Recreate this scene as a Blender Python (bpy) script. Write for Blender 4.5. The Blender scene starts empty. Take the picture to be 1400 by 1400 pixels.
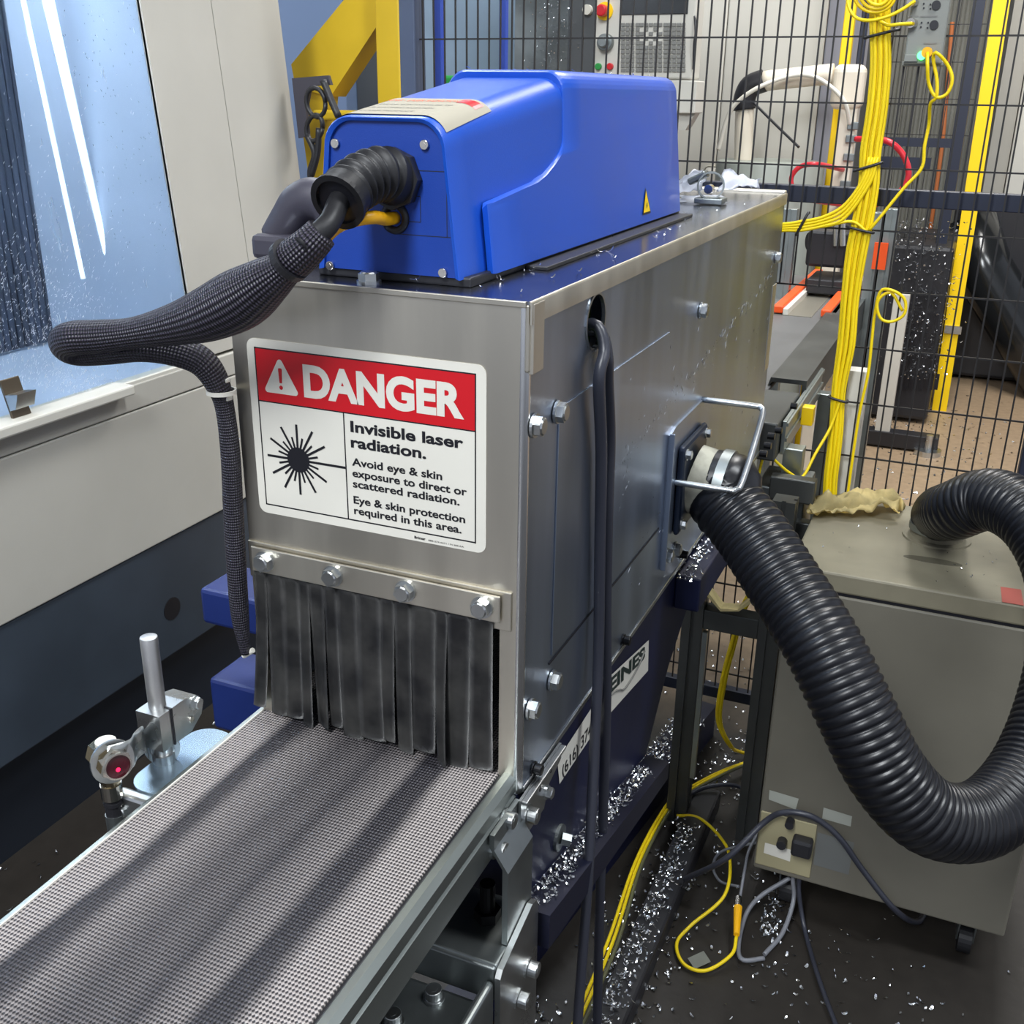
import bpy, bmesh, math, random
from mathutils import Vector as V, Matrix, Quaternion, noise as mnoise
random.seed(7)
C = bpy.context.scene.collection
sc = bpy.context.scene
PI = math.pi
# ------------------------------------------------------------------ camera
F = 1446.8
T = 1.38                                   # height of the hood's top above the floor
CO = V((.648, -.8191, .1639+T))
a_, b_, c_ = 1.1932, .0138, .4058
CR = Matrix.Rotation(c_, 3, 'Z') @ Matrix.Rotation(a_, 3, 'X') @ Matrix.Rotation(b_, 3, 'Z')
cam = bpy.data.objects.new('camera', bpy.data.cameras.new('camera'))
C.objects.link(cam); sc.camera = cam
cam.data.sensor_width = 36; cam.data.lens = 36*F/1400
cam.data.clip_start = .02; cam.data.clip_end = 60
cam.matrix_world = Matrix.Translation(CO) @ CR.to_4x4()
def at(u, v, **k):
    (ax, val), = k.items(); i = 'xyz'.index(ax)
    d = CR @ V(((u-700)/F, (700-v)/F, -1))
    return CO + d*((val-CO[i])/d[i])
# ------------------------------------------------------------------ colour, world, light, exposure
def rgb(r, g, b):
    f = lambda c: (c/255/12.92 if c/255 <= .04045 else ((c/255+.055)/1.055)**2.4)
    return (f(r), f(g), f(b), 1)
sc.view_settings.view_transform = 'Standard'; sc.view_settings.look = 'None'
sc.view_settings.gamma = 1; sc.view_settings.use_curve_mapping = False
sc.view_settings.exposure = .15
w = bpy.data.worlds.new('world'); sc.world = w; w.use_nodes = True
w.node_tree.nodes['Background'].inputs[0].default_value = (.80, .86, 1, 1)
w.node_tree.nodes['Background'].inputs[1].default_value = .62
def area(name, loc, target, sx, sy, power, col=(1, 1, 1)):
    l = bpy.data.lights.new(name, 'AREA'); l.shape = 'RECTANGLE'; l.size = sx; l.size_y = sy
    l.energy = power; l.color = col
    o = bpy.data.objects.new(name, l); C.objects.link(o); o.location = loc
    o.rotation_euler = (V(target)-V(loc)).to_track_quat('-Z', 'Y').to_euler(); return o
area('bay_light_near', (.1, -2.5, 3.9), (.1, .1, 1.1), .6, 1.6, 150, (.93, .97, 1))
area('bay_light_right', (2.2, .2, 4.4), (.3, .5, .9), .5, 1.6, 95, (.93, .97, 1))
area('bay_light_back', (.6, 3.4, 4.4), (.6, 4.6, .6), .6, 2.4, 170, (1, .98, .95))
area('bay_light_left_back', (-1.6, 2.6, 4.3), (-.8, 2, .5), .5, 1.6, 50, (.9, .95, 1))

# ------------------------------------------------------------------ materials
MATS = {}
def mat(name, col, rough=.5, metal=0, nscale=0, namp=.0, bump=0, bscale=60, col2=None, stretch=(1, 1, 1), emit=None, es=0, spec=.5, coat=0):
    m = bpy.data.materials.new(name); m.use_nodes = True; nt = m.node_tree; n = nt.nodes; L = nt.links
    p = n['Principled BSDF']
    p.inputs['Base Color'].default_value = col; p.inputs['Roughness'].default_value = rough
    p.inputs['Metallic'].default_value = metal; p.inputs['Specular IOR Level'].default_value = spec
    if coat: p.inputs['Coat Weight'].default_value = coat; p.inputs['Coat Roughness'].default_value = .12
    if emit: p.inputs['Emission Color'].default_value = emit; p.inputs['Emission Strength'].default_value = es
    tc = n.new('ShaderNodeTexCoord'); mp = n.new('ShaderNodeMapping'); mp.inputs['Scale'].default_value = stretch
    L.new(tc.outputs['Object'], mp.inputs['Vector'])
    if nscale:
        t = n.new('ShaderNodeTexNoise'); t.inputs['Scale'].default_value = nscale; t.inputs['Detail'].default_value = 6
        L.new(mp.outputs[0], t.inputs['Vector'])
        r = n.new('ShaderNodeValToRGB'); r.color_ramp.elements[0].position = .35; r.color_ramp.elements[1].position = .68
        c2 = col2 or tuple([x*(1-namp) for x in col[:3]]+[1])
        r.color_ramp.elements[0].color = c2; r.color_ramp.elements[1].color = col
        L.new(t.outputs[0], r.inputs[0]); L.new(r.outputs[0], p.inputs['Base Color'])
        mr = n.new('ShaderNodeMapRange'); mr.inputs[3].default_value = max(.03, rough-.08); mr.inputs[4].default_value = min(1, rough+.12)
        L.new(t.outputs[0], mr.inputs[0]); L.new(mr.outputs[0], p.inputs['Roughness'])
    if bump:
        t2 = n.new('ShaderNodeTexNoise'); t2.inputs['Scale'].default_value = bscale; t2.inputs['Detail'].default_value = 4
        L.new(mp.outputs[0], t2.inputs['Vector'])
        b = n.new('ShaderNodeBump'); b.inputs['Strength'].default_value = bump; b.inputs['Distance'].default_value = .002
        L.new(t2.outputs[0], b.inputs['Height']); L.new(b.outputs[0], p.inputs['Normal'])
    MATS[name] = m; return m
steel = mat('stainless', rgb(218, 212, 198), .40, 1, 3.5, .16, .05, 220, stretch=(6, 6, .6))
steel_side = mat('stainless_side', rgb(180, 192, 210), .33, 1, 3, .2, .04, 200, stretch=(5, 5, .5))
steel_top = mat('stainless_top', rgb(150, 153, 162), .2, 1, 6, .35, .04, 90)
zinc = mat('zinc', rgb(205, 208, 208), .28, 1, 18, .2)
zincdull = mat('dull_zinc', rgb(150, 156, 156), .42, 1, 9, .3, .05, 80)
chrome = mat('chrome', rgb(215, 210, 200), .16, 1)
alu = mat('aluminium', rgb(168, 176, 174), .38, 1, 14, .18, .04, 120, stretch=(1, .15, 1))
aludark = mat('dark_aluminium', rgb(96, 98, 96), .45, .8, 5, .3)
blackbolt = mat('black_oxide', rgb(28, 28, 30), .35, .7)
blue = mat('laser_blue', rgb(20, 78, 186), .36, 0, 5, .1, .12, 900, coat=.15)
blue2 = mat('laser_blue_panel', rgb(16, 58, 148), .42, 0, 9, .1, .1, 900)  # shaded copy of the laser blue: weaker light on the front put into colour
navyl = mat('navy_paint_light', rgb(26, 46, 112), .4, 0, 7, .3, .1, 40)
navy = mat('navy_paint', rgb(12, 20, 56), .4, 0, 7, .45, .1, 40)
navy2 = mat('navy_fence', rgb(28, 34, 52), .45, 0)
bluepost = mat('blue_post_paint', rgb(40, 70, 165), .4)
black = mat('black_plastic', rgb(34, 34, 38), .42)
rubber = mat('rubber', rgb(30, 30, 33), .45, 0, 25, .3, .3, 60, spec=.4)
curt = mat('curtain_rubber', rgb(82, 81, 79), .36, 0, 26, .5, .12, 50, col2=rgb(42, 42, 44))
cableblk = mat('black_cable', rgb(46, 48, 58), .38, spec=.6)
hosem = mat('hose_black', rgb(17, 18, 23), .34, 0, 8, .2, spec=.5)
greyplastic = mat('grey_plastic', rgb(62, 60, 70), .45)
yellow = mat('yellow_cable', rgb(236, 206, 18), .4, spec=.4)
yelfib = mat('yellow_fibre', rgb(240, 176, 10), .4)
yelpaint = mat('yellow_paint', rgb(214, 178, 30), .45, 0, 6, .14, .1, 40)
yelpost = mat('yellow_tape', rgb(250, 208, 0), .45)
white = mat('sticker_white', rgb(222, 219, 208), .35, 0, 12, .06)
red = mat('sticker_red', rgb(196, 18, 30), .35)
ink = mat('ink_black', rgb(22, 22, 28), .4)
beige = mat('machine_beige', rgb(186, 183, 174), .5, 0, 3, .1, .05, 20)
beige2 = mat('machine_beige_light', rgb(205, 202, 192), .5, 0, 2, .1)
slate = mat('machine_slate', rgb(58, 68, 80), .45, 0, 4, .3, .1, 30)
slatedk = mat('machine_dark', rgb(28, 34, 44), .5)
cabinet = mat('extractor_paint', rgb(116, 112, 100), .5, 0, 3, .3, .05, 60)
cabtop = mat('extractor_top', rgb(138, 132, 112), .5, 0, 5, .45, .1, 40)
rag = mat('rag_cloth', rgb(226, 208, 150), .9, 0, 20, .45, .5, 120)
paper = mat('paper', rgb(236, 238, 244), .8)
wire = mat('fence_wire', rgb(30, 28, 28), .45)
chip = mat('swarf', rgb(225, 228, 232), .22, 1)
greybox = mat('module_grey', rgb(128, 130, 124), .45)
orange = mat('orange_guide', rgb(238, 84, 20), .45)
redhose = mat('red_hose', rgb(196, 40, 52), .35)
pvc = mat('cream_pipe', rgb(222, 212, 194), .4)
doorgrey = mat('dark_grey_door', rgb(80, 84, 88), .5, 0, 3, .2)
green = mat('green_part', rgb(30, 140, 60), .5)
keym = mat('key_grey', rgb(120, 120, 116), .5)
darkgl = mat('screen_glass', rgb(46, 48, 50), .2)
bluewall = mat('cabinet_inner_blue', rgb(176, 192, 214), .35, 0, 3, .12)
clear = mat('clear_hose', rgb(215, 212, 200), .25)
tan = rgb(150, 130, 106)
ledg = mat('green_led', rgb(60, 230, 90), .3, emit=(.1, 1, .25, 1), es=3)
redlens = mat('red_lens', rgb(60, 4, 18), .08, coat=.6)
greyCable = mat('grey_cable', rgb(120, 122, 128), .4)
lamp = mat('lamp_face', (1, 1, 1, 1), .4, emit=(.95, .98, 1, 1), es=9)

def belt_mat():
    m = bpy.data.materials.new('belt_mesh'); m.use_nodes = True; nt = m.node_tree; n = nt.nodes; L = nt.links
    p = n['Principled BSDF']; tc = n.new('ShaderNodeTexCoord'); sx = n.new('ShaderNodeSeparateXYZ')
    L.new(tc.outputs['Object'], sx.inputs[0])
    def M(op, a, b=None):
        q = n.new('ShaderNodeMath'); q.operation = op
        for i, x in enumerate((a, b)):
            if x is None: continue
            if isinstance(x, (int, float)): q.inputs[i].default_value = x
            else: L.new(x, q.inputs[i])
        return q.outputs[0]
    k = 2*PI/.0059
    u = M('MULTIPLY', sx.outputs[0], k*.92); v = M('MULTIPLY', sx.outputs[1], k*.72)
    s = M('MULTIPLY', M('SINE', M('ADD', u, v)), M('SINE', M('SUBTRACT', u, v)))
    h = M('ADD', M('MULTIPLY', s, .5), .5)
    ns = n.new('ShaderNodeTexNoise'); ns.inputs['Scale'].default_value = 14; ns.inputs['Detail'].default_value = 5
    mp = n.new('ShaderNodeMapping'); mp.inputs['Scale'].default_value = (1, .22, 1)
    L.new(tc.outputs['Object'], mp.inputs[0]); L.new(mp.outputs[0], ns.inputs[0])
    xx = M('ADD', sx.outputs[0], M('MULTIPLY', M('SUBTRACT', ns.outputs[0], .5), .045))
    r = n.new('ShaderNodeValToRGB'); e = r.color_ramp
    pts = [(0, 1), (.033, 1), (.044, .1), (.060, .16), (.075, .62), (.100, .42), (.118, .24), (.142, .3), (.160, .16), (.178, .45), (.198, .6), (.212, .08), (.232, .12), (.244, 1), (.285, 1)]
    while len(e.elements) < len(pts): e.elements.new(.5)
    for q, (x, val) in zip(e.elements, pts): q.position = x/.285; q.color = (val, val, val, 1)
    L.new(M('DIVIDE', xx, .285), r.inputs[0])
    mix = n.new('ShaderNodeMix'); mix.data_type = 'RGBA'
    mix.inputs[6].default_value = rgb(30, 31, 44); mix.inputs[7].default_value = rgb(176, 168, 165)
    L.new(r.outputs[0], mix.inputs[0])
    r2 = n.new('ShaderNodeValToRGB'); r2.color_ramp.elements[0].position = .3; r2.color_ramp.elements[1].position = .62
    r2.color_ramp.elements[0].color = (.07, .07, .08, 1); r2.color_ramp.elements[1].color = (1, 1, 1, 1)
    L.new(h, r2.inputs[0])
    mu = n.new('ShaderNodeMix'); mu.data_type = 'RGBA'; mu.blend_type = 'MULTIPLY'; mu.inputs[0].default_value = 1
    L.new(mix.outputs[2], mu.inputs[6]); L.new(r2.outputs[0], mu.inputs[7])
    L.new(mu.outputs[2], p.inputs['Base Color']); p.inputs['Roughness'].default_value = .38
    b = n.new('ShaderNodeBump'); b.inputs['Strength'].default_value = .9; b.inputs['Distance'].default_value = .0012
    L.new(h, b.inputs['Height']); L.new(b.outputs[0], p.inputs['Normal']); return m
beltm = belt_mat()

def braid_mat():
    m = bpy.data.materials.new('braid'); m.use_nodes = True; nt = m.node_tree; n = nt.nodes; L = nt.links
    p = n['Principled BSDF']; tc = n.new('ShaderNodeTexCoord'); sx = n.new('ShaderNodeSeparateXYZ')
    L.new(tc.outputs['UV'], sx.inputs[0])
    def M(op, a, b=None):
        q = n.new('ShaderNodeMath'); q.operation = op
        for i, x in enumerate((a, b)):
            if x is None: continue
            if isinstance(x, (int, float)): q.inputs[i].default_value = x
            else: L.new(x, q.inputs[i])
        return q.outputs[0]
    u = M('MULTIPLY', sx.outputs[0], 2*PI/.006); v = M('MULTIPLY', sx.outputs[1], 2*PI*14)
    s = M('MULTIPLY', M('SINE', M('ADD', u, v)), M('SINE', M('SUBTRACT', u, v)))
    h = M('ADD', M('MULTIPLY', s, .5), .5)
    r = n.new('ShaderNodeValToRGB'); r.color_ramp.elements[0].position = .45; r.color_ramp.elements[1].position = .85
    r.color_ramp.elements[0].color = rgb(20, 20, 27); r.color_ramp.elements[1].color = rgb(70, 64, 80)
    L.new(h, r.inputs[0]); L.new(r.outputs[0], p.inputs['Base Color']); p.inputs['Roughness'].default_value = .42
    b = n.new('ShaderNodeBump'); b.inputs['Strength'].default_value = 1; b.inputs['Distance'].default_value = .0014
    L.new(h, b.inputs['Height']); L.new(b.outputs[0], p.inputs['Normal']); return m
braid = braid_mat()

def floor_mat():
    m = bpy.data.materials.new('concrete'); m.use_nodes = True; nt = m.node_tree; n = nt.nodes; L = nt.links
    p = n['Principled BSDF']; tc = n.new('ShaderNodeTexCoord'); sx = n.new('ShaderNodeSeparateXYZ')
    L.new(tc.outputs['Object'], sx.inputs[0])
    ns = n.new('ShaderNodeTexNoise'); ns.inputs['Scale'].default_value = 2.2; ns.inputs['Detail'].default_value = 8
    L.new(tc.outputs['Object'], ns.inputs[0])
    a = n.new('ShaderNodeMath'); a.operation = 'MULTIPLY_ADD'; a.inputs[1].default_value = 1.6
    L.new(ns.outputs[0], a.inputs[0]); L.new(sx.outputs[1], a.inputs[2])
    r = n.new('ShaderNodeValToRGB'); r.color_ramp.elements[0].position = .46; r.color_ramp.elements[1].position = .6
    r.color_ramp.elements[0].color = rgb(46, 42, 38); r.color_ramp.elements[1].color = rgb(172, 148, 120)
    mr = n.new('ShaderNodeMapRange'); mr.inputs[1].default_value = 0; mr.inputs[2].default_value = 5
    L.new(a.outputs[0], mr.inputs[0]); L.new(mr.outputs[0], r.inputs[0])
    n2 = n.new('ShaderNodeTexNoise'); n2.inputs['Scale'].default_value = 30; n2.inputs['Detail'].default_value = 8
    L.new(tc.outputs['Object'], n2.inputs[0])
    r2 = n.new('ShaderNodeValToRGB'); r2.color_ramp.elements[0].color = (.6, .6, .6, 1); r2.color_ramp.elements[1].color = (1.1, 1.1, 1.1, 1)
    L.new(n2.outputs[0], r2.inputs[0])
    mu = n.new('ShaderNodeMix'); mu.data_type = 'RGBA'; mu.blend_type = 'MULTIPLY'; mu.inputs[0].default_value = 1
    L.new(r.outputs[0], mu.inputs[6]); L.new(r2.outputs[0], mu.inputs[7]); L.new(mu.outputs[2], p.inputs['Base Color'])
    p.inputs['Roughness'].default_value = .45
    b = n.new('ShaderNodeBump'); b.inputs['Strength'].default_value = .3; b.inputs['Distance'].default_value = .003
    L.new(n2.outputs[0], b.inputs['Height']); L.new(b.outputs[0], p.inputs['Normal']); return m
floorm = floor_mat()

def pane_mat():
    m = bpy.data.materials.new('window_pane'); m.use_nodes = True; n = m.node_tree.nodes; L = m.node_tree.links
    p = n['Principled BSDF']; p.inputs['Base Color'].default_value = (.9, .96, 1, 1)
    p.inputs['Transmission Weight'].default_value = 1; p.inputs['Roughness'].default_value = .06; p.inputs['IOR'].default_value = 1.03
    t = n.new('ShaderNodeTexNoise'); t.inputs['Scale'].default_value = 18; t.inputs['Detail'].default_value = 6
    tc = n.new('ShaderNodeTexCoord'); mp = n.new('ShaderNodeMapping'); mp.inputs['Scale'].default_value = (1, 3, .6)
    L.new(tc.outputs['Object'], mp.inputs[0]); L.new(mp.outputs[0], t.inputs[0])
    mr = n.new('ShaderNodeMapRange'); mr.inputs[1].default_value = .4; mr.inputs[2].default_value = .8; mr.inputs[3].default_value = .03; mr.inputs[4].default_value = .35
    L.new(t.outputs[0], mr.inputs[0]); L.new(mr.outputs[0], p.inputs['Roughness']); return m
pane = pane_mat()

# ------------------------------------------------------------------ geometry helpers
def wpos(o):
    p = V((0, 0, 0))
    while o is not None: p = p + o.location; o = o.parent
    return p
def B(): return bmesh.new()
def box(bm, x0, x1, y0, y1, z0, z1, bev=0, seg=2, rot=None):
    m = Matrix.Translation(((x0+x1)/2, (y0+y1)/2, (z0+z1)/2)) @ Matrix.Diagonal((abs(x1-x0), abs(y1-y0), abs(z1-z0), 1))
    if rot is not None:
        piv, q = rot; m = Matrix.Translation(piv) @ q.to_matrix().to_4x4() @ Matrix.Translation(-V(piv)) @ m
    r = bmesh.ops.create_cube(bm, size=1, matrix=m)
    if bev:
        es = list({e for v in r['verts'] for e in v.link_edges})
        bmesh.ops.bevel(bm, geom=es, offset=bev, segments=seg, profile=.5, affect='EDGES')
    return bm
def cyl(bm, p0, p1, r, seg=24, r2=None, bev=0):
    p0, p1 = V(p0), V(p1); d = p1-p0
    m = Matrix.Translation((p0+p1)/2) @ d.to_track_quat('Z', 'Y').to_matrix().to_4x4()
    q = bmesh.ops.create_cone(bm, cap_ends=True, segments=seg, radius1=r, radius2=r if r2 is None else r2, depth=d.length, matrix=m)
    if bev:
        es = [e for e in {e for v in q['verts'] for e in v.link_edges} if any(len(f.verts) > 4 for f in e.link_faces)]
        bmesh.ops.bevel(bm, geom=es, offset=bev, segments=2, profile=.5, affect='EDGES')
    return bm
def prism(bm, pts, d):
    """polygon pts (3D) extruded by vector d"""
    d = V(d); a = [bm.verts.new(V(p)) for p in pts]; b = [bm.verts.new(V(p)+d) for p in pts]
    n = len(pts); bm.faces.new(a); bm.faces.new(list(reversed(b)))
    for i in range(n): bm.faces.new((a[(i+1) % n], a[i], b[i], b[(i+1) % n]))
    bmesh.ops.recalc_face_normals(bm, faces=bm.faces[:]); return bm
def spline(pts, n=8):
    P = [V(p) for p in pts]
    if len(P) < 3: return [P[0].lerp(P[1], i/n) for i in range(n+1)]
    Q = [P[0]*2-P[1]]+P+[P[-1]*2-P[-2]]; out = []
    for i in range(1, len(Q)-2):
        a, b, c, d = Q[i-1:i+3]
        for k in range(n):
            t = k/n
            out.append(.5*((2*b)+(c-a)*t+(2*a-5*b+4*c-d)*t*t+(3*b-3*c+d-a)*t**3))
    out.append(P[-1]); return out
def resample(P, step):
    L = [0]
    for a, b in zip(P, P[1:]): L.append(L[-1]+(b-a).length)
    N = max(2, int(L[-1]/step)); out = []; j = 0
    for i in range(N+1):
        s = L[-1]*i/N
        while j < len(L)-2 and L[j+1] < s: j += 1
        t = (s-L[j])/max(1e-9, L[j+1]-L[j]); out.append(P[j].lerp(P[j+1], t))
    return out, L[-1]
def tube(bm, P, r, seg=10, flat=1.0, up=None):
    """P dense points; r float or f(s,total)"""
    uv = bm.loops.layers.uv.verify()
    rings = []; s = 0; L = sum((b-a).length for a, b in zip(P, P[1:]))
    T0 = (P[1]-P[0]).normalized(); N = T0.orthogonal().normalized()
    if up is not None:
        N = (V(up)-T0*V(up).dot(T0)).normalized()
    S = []
    for i, p in enumerate(P):
        t = (P[min(i+1, len(P)-1)]-P[max(i-1, 0)]).normalized()
        N = (N-t*N.dot(t)).normalized(); Bn = t.cross(N)
        if i: s += (p-P[i-1]).length
        rr = r(s, L) if callable(r) else r
        rings.append([bm.verts.new(p+(N*math.cos(2*PI*k/seg)+Bn*math.sin(2*PI*k/seg)*flat)*rr) for k in range(seg)]); S.append(s)
    for i in range(len(rings)-1):
        for k in range(seg):
            f = bm.faces.new((rings[i][k], rings[i][(k+1) % seg], rings[i+1][(k+1) % seg], rings[i+1][k])); f.smooth = True
            for l, (ss, kk) in zip(f.loops, ((S[i], k), (S[i], k+1), (S[i+1], k+1), (S[i+1], k))): l[uv].uv = (ss, kk/seg)
    bm.faces.new(list(reversed(rings[0]))); bm.faces.new(rings[-1]); return bm
def torus(bm, c, n, R, r, seg=28, k=8, a0=0, a1=2*PI):
    c, n = V(c), V(n).normalized(); u = n.orthogonal().normalized(); v = n.cross(u)
    P = [c+(u*math.cos(a0+(a1-a0)*i/seg)+v*math.sin(a0+(a1-a0)*i/seg))*R for i in range(seg+1)]
    return tube(bm, P, r, k)
def ring(bm, c, n, ri, ro, h, seg=28):
    """flat washer/collar along n"""
    c, n = V(c), V(n).normalized(); u = n.orthogonal().normalized(); v = n.cross(u); R = []
    for (rad, z) in ((ri, 0), (ro, 0), (ro, h), (ri, h)):
        R.append([bm.verts.new(c+n*z+(u*math.cos(2*PI*i/seg)+v*math.sin(2*PI*i/seg))*rad) for i in range(seg)])
    for a in range(4):
        for i in range(seg):
            bm.faces.new((R[a][i], R[a][(i+1) % seg], R[(a+1) % 4][(i+1) % seg], R[(a+1) % 4][i]))
    bmesh.ops.recalc_face_normals(bm, faces=bm.faces[:]); return bm
def mesh_of(bm, name, m, smooth=False):
    me = bpy.data.meshes.new(name)
    bm.to_mesh(me); bm.free()
    if m: me.materials.append(m)
    if smooth:
        for f in me.polygons: f.use_smooth = True
    return me
def part(name, bm, m, parent, label=None, smooth=False, kind=None):
    bmesh.ops.translate(bm, verts=bm.verts[:], vec=-wpos(parent))
    o = bpy.data.objects.new(name, mesh_of(bm, name, m, smooth)); C.objects.link(o); o.parent = parent
    if label: o['label'] = label
    if kind: o['kind'] = kind
    return o
def root(name, label, cat, loc, group=None):
    o = bpy.data.objects.new(name, None); C.objects.link(o); o.location = loc; o.empty_display_size = .05
    o['label'] = label; o['category'] = cat
    if group: o['group'] = group
    return o
def solo(name, bm, m, label, cat, group=None, smooth=False, kind=None):
    vs = bm.verts[:]
    c = V((sum(v.co.x for v in vs)/len(vs), sum(v.co.y for v in vs)/len(vs), min(v.co.z for v in vs)))
    bmesh.ops.translate(bm, verts=vs, vec=-c)
    o = bpy.data.objects.new(name, mesh_of(bm, name, m, smooth)); C.objects.link(o); o.location = c
    o['label'] = label; o['category'] = cat
    if group: o['group'] = group
    if kind: o['kind'] = kind
    return o
def struct(name, bm, m, label, cat='structure', parent=None):
    o = bpy.data.objects.new(name, mesh_of(bm, name, m)); C.objects.link(o)
    o['kind'] = 'structure'; o['label'] = label; return o
def smoothpart(o, ang=35):
    for f in o.data.polygons: f.use_smooth = True
    o.data.set_sharp_from_angle(angle=math.radians(ang)); return o
# bolts: shared meshes, along +Z
def hexmesh(name, r, h, m, washer=True, socket=False):
    bm = B()
    if washer: cyl(bm, (0, 0, 0), (0, 0, r*.28), r*1.28, 20)
    z = r*.28 if washer else 0
    if socket:
        cyl(bm, (0, 0, z), (0, 0, z+h), r, 20, bev=r*.1); cyl(bm, (0, 0, z+h-.0002), (0, 0, z+h+.0002), r*.5, 6)
    else:
        cyl(bm, (0, 0, z), (0, 0, z+h), r*1.1, 6); cyl(bm, (0, 0, z+h-.0001), (0, 0, z+h+r*.16), r*.93, 18, r2=r*.78)
    return mesh_of(bm, name, m)
HB = hexmesh('hex_bolt', .0088, .0065, zinc)
HBs = hexmesh('hex_bolt_small', .0062, .005, zinc)
HBk = hexmesh('black_bolt', .006, .008, blackbolt, True, True)
SB = hexmesh('socket_bolt', .0085, .010, zinc, True, True)
SC = hexmesh('screw', .0036, .0022, chrome, False, True)
SCr = hexmesh('laser_screw', .0042, .0024, chrome, False, True)
def bolt(me, pos, d, parent, name='bolt', label=None):
    o = bpy.data.objects.new(name, me); C.objects.link(o); o.parent = parent
    o.location = V(pos)-wpos(parent); o.rotation_mode = 'QUATERNION'
    o.rotation_quaternion = V(d).to_track_quat('Z', 'Y') @ Quaternion((0, 0, 1), random.uniform(-.4, .4))
    if label: o['label'] = label
    return o
def text_bm(s, x0, x1, base, cap, place, bold=.0, depth=.0003, bm=None):
    """flat lettering; place(x, z) -> world point, x0..x1 width, base baseline, cap height of capitals"""
    cu = bpy.data.curves.new('t', 'FONT'); cu.body = s; cu.size = 1; cu.offset = bold; cu.fill_mode = 'FRONT'; cu.resolution_u = 5
    o = bpy.data.objects.new('t', cu); C.objects.link(o)
    dg = bpy.context.evaluated_depsgraph_get(); me = bpy.data.meshes.new_from_object(o.evaluated_get(dg))
    bpy.data.objects.remove(o); bpy.data.curves.remove(cu)
    xs = [v.co.x for v in me.vertices]; lo, hi = min(xs), max(xs); capz = .69+bold
    bm = bm or B(); vs = [bm.verts.new(place(x0+(v.co.x-lo)/(hi-lo)*(x1-x0), base+(v.co.y+bold)*cap/(capz+bold))) for v in me.vertices]
    for p in me.polygons:
        try: bm.faces.new([vs[i] for i in p.vertices])
        except ValueError: pass
    bpy.data.meshes.remove(me); return bm
def flakes(bm, pts, size=(.003, .009), w=.0012, curl=1.0):
    for p in pts:
        p = V(p); L = random.uniform(*size); a = random.uniform(0, 2*PI)
        d = V((math.cos(a), math.sin(a), random.uniform(-.15, .5))).normalized(); n = d.cross(V((0, 0, 1)))
        if n.length < .1: n = V((1, 0, 0))
        n.normalize(); up = d.cross(n); ww = w*random.uniform(.5, 1.4); prev = None; k = 3
        for i in range(k+1):
            t = i/k-.5; q = p+d*L*t+up*(-(t*t)*L*curl)+V((0, 0, .001)); tw = n*ww*(1-abs(t)*.8)
            cur = (bm.verts.new(q-tw), bm.verts.new(q+tw+up*ww*.5))
            if prev: bm.faces.new((prev[0], prev[1], cur[1], cur[0]))
            prev = cur
    return bm

# ================================================================== SETTING
bm = B(); box(bm, -6, 6, -5, 9, -.05, 0); struct('floor', bm, floorm, 'dark stained concrete floor turning tan beyond the mesh fence')
bm = B(); box(bm, -6, 6, 7.6, 7.7, 0, 4.8); struct('wall_back', bm, mat('wall_grey', rgb(150, 150, 146), .7), 'grey back wall of the workshop')
bm = B(); box(bm, -6, 6, -5, 9, 4.8, 4.85); struct('ceiling', bm, mat('ceiling_grey', rgb(120, 122, 124), .8), 'grey workshop ceiling')
for (x, y, wh) in ((-1.2, -1.8, 'behind the belt end'), (2.6, .2, 'above the right aisle'), (.6, 3.6, 'above the outfeed'), (-2.2, 2.4, 'above the left machine')):
    r_ = root('ceiling_light', 'long white strip light under the ceiling '+wh, 'light', (x, y, 4.6), 'strip lights overhead')
    bm = B(); box(bm, x-.12, x+.12, y-.7, y+.7, 4.62, 4.7, .01); part('fixture_body', bm, white, r_)
    bm = B(); box(bm, x-.09, x+.09, y-.66, y+.66, 4.6, 4.62); part('diffuser', bm, lamp, r_)

# ================================================================== LEFT MACHINE (machining centre)
mx = -1.0
mc = root('machining_center', 'big beige and slate machining center with splashed blue window', 'machine', (-1.4, .6, 0))
def lean(z): return mx if z < .95 else mx-(z-.95)*.083
y0m, y1m = -.6, 1.64
bm = B(); box(bm, -2.2, -1.06, y0m, y1m-.02, 0, .26); part('kick_base', bm, slatedk, mc, 'dark recessed base')  # recess shadow is put into this darker base colour
bm = B(); box(bm, -2.2, mx, y0m, y1m, .26, .556, .004); sl = part('lower_panel', bm, slate, mc, 'slate lower panel')
p = at(235, 832, x=mx); bm = B(); cyl(bm, (mx-.001, p.y, p.z), (mx+.0015, p.y, p.z), .028, 28); part('painted_hole', bm, ink, mc, 'round hole, its dark inside painted as a disc')  # flat black disc paints the shade inside a round hole
bm = B(); box(bm, -2.2, mx+.006, y0m, y1m, .559, .884, .003); part('front_panel', bm, beige, mc, 'beige front panel')
bm = B(); box(bm, -2.2, mx+.006, y0m, y1m, .8865, .942, .003); part('sill_panel', bm, beige, mc)
# sill ledge with its cut-off end
bm = B(); box(bm, mx-.02, mx+.045, y0m, .872, .934, .956, .004); part('sill_rail', bm, beige2, mc, 'pale sill rail that ends halfway')
bm = B(); box(bm, mx-.03, mx+.004, .872, 1.14, .936, .950, .002); part('sill_strip', bm, beige2, mc)
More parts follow.
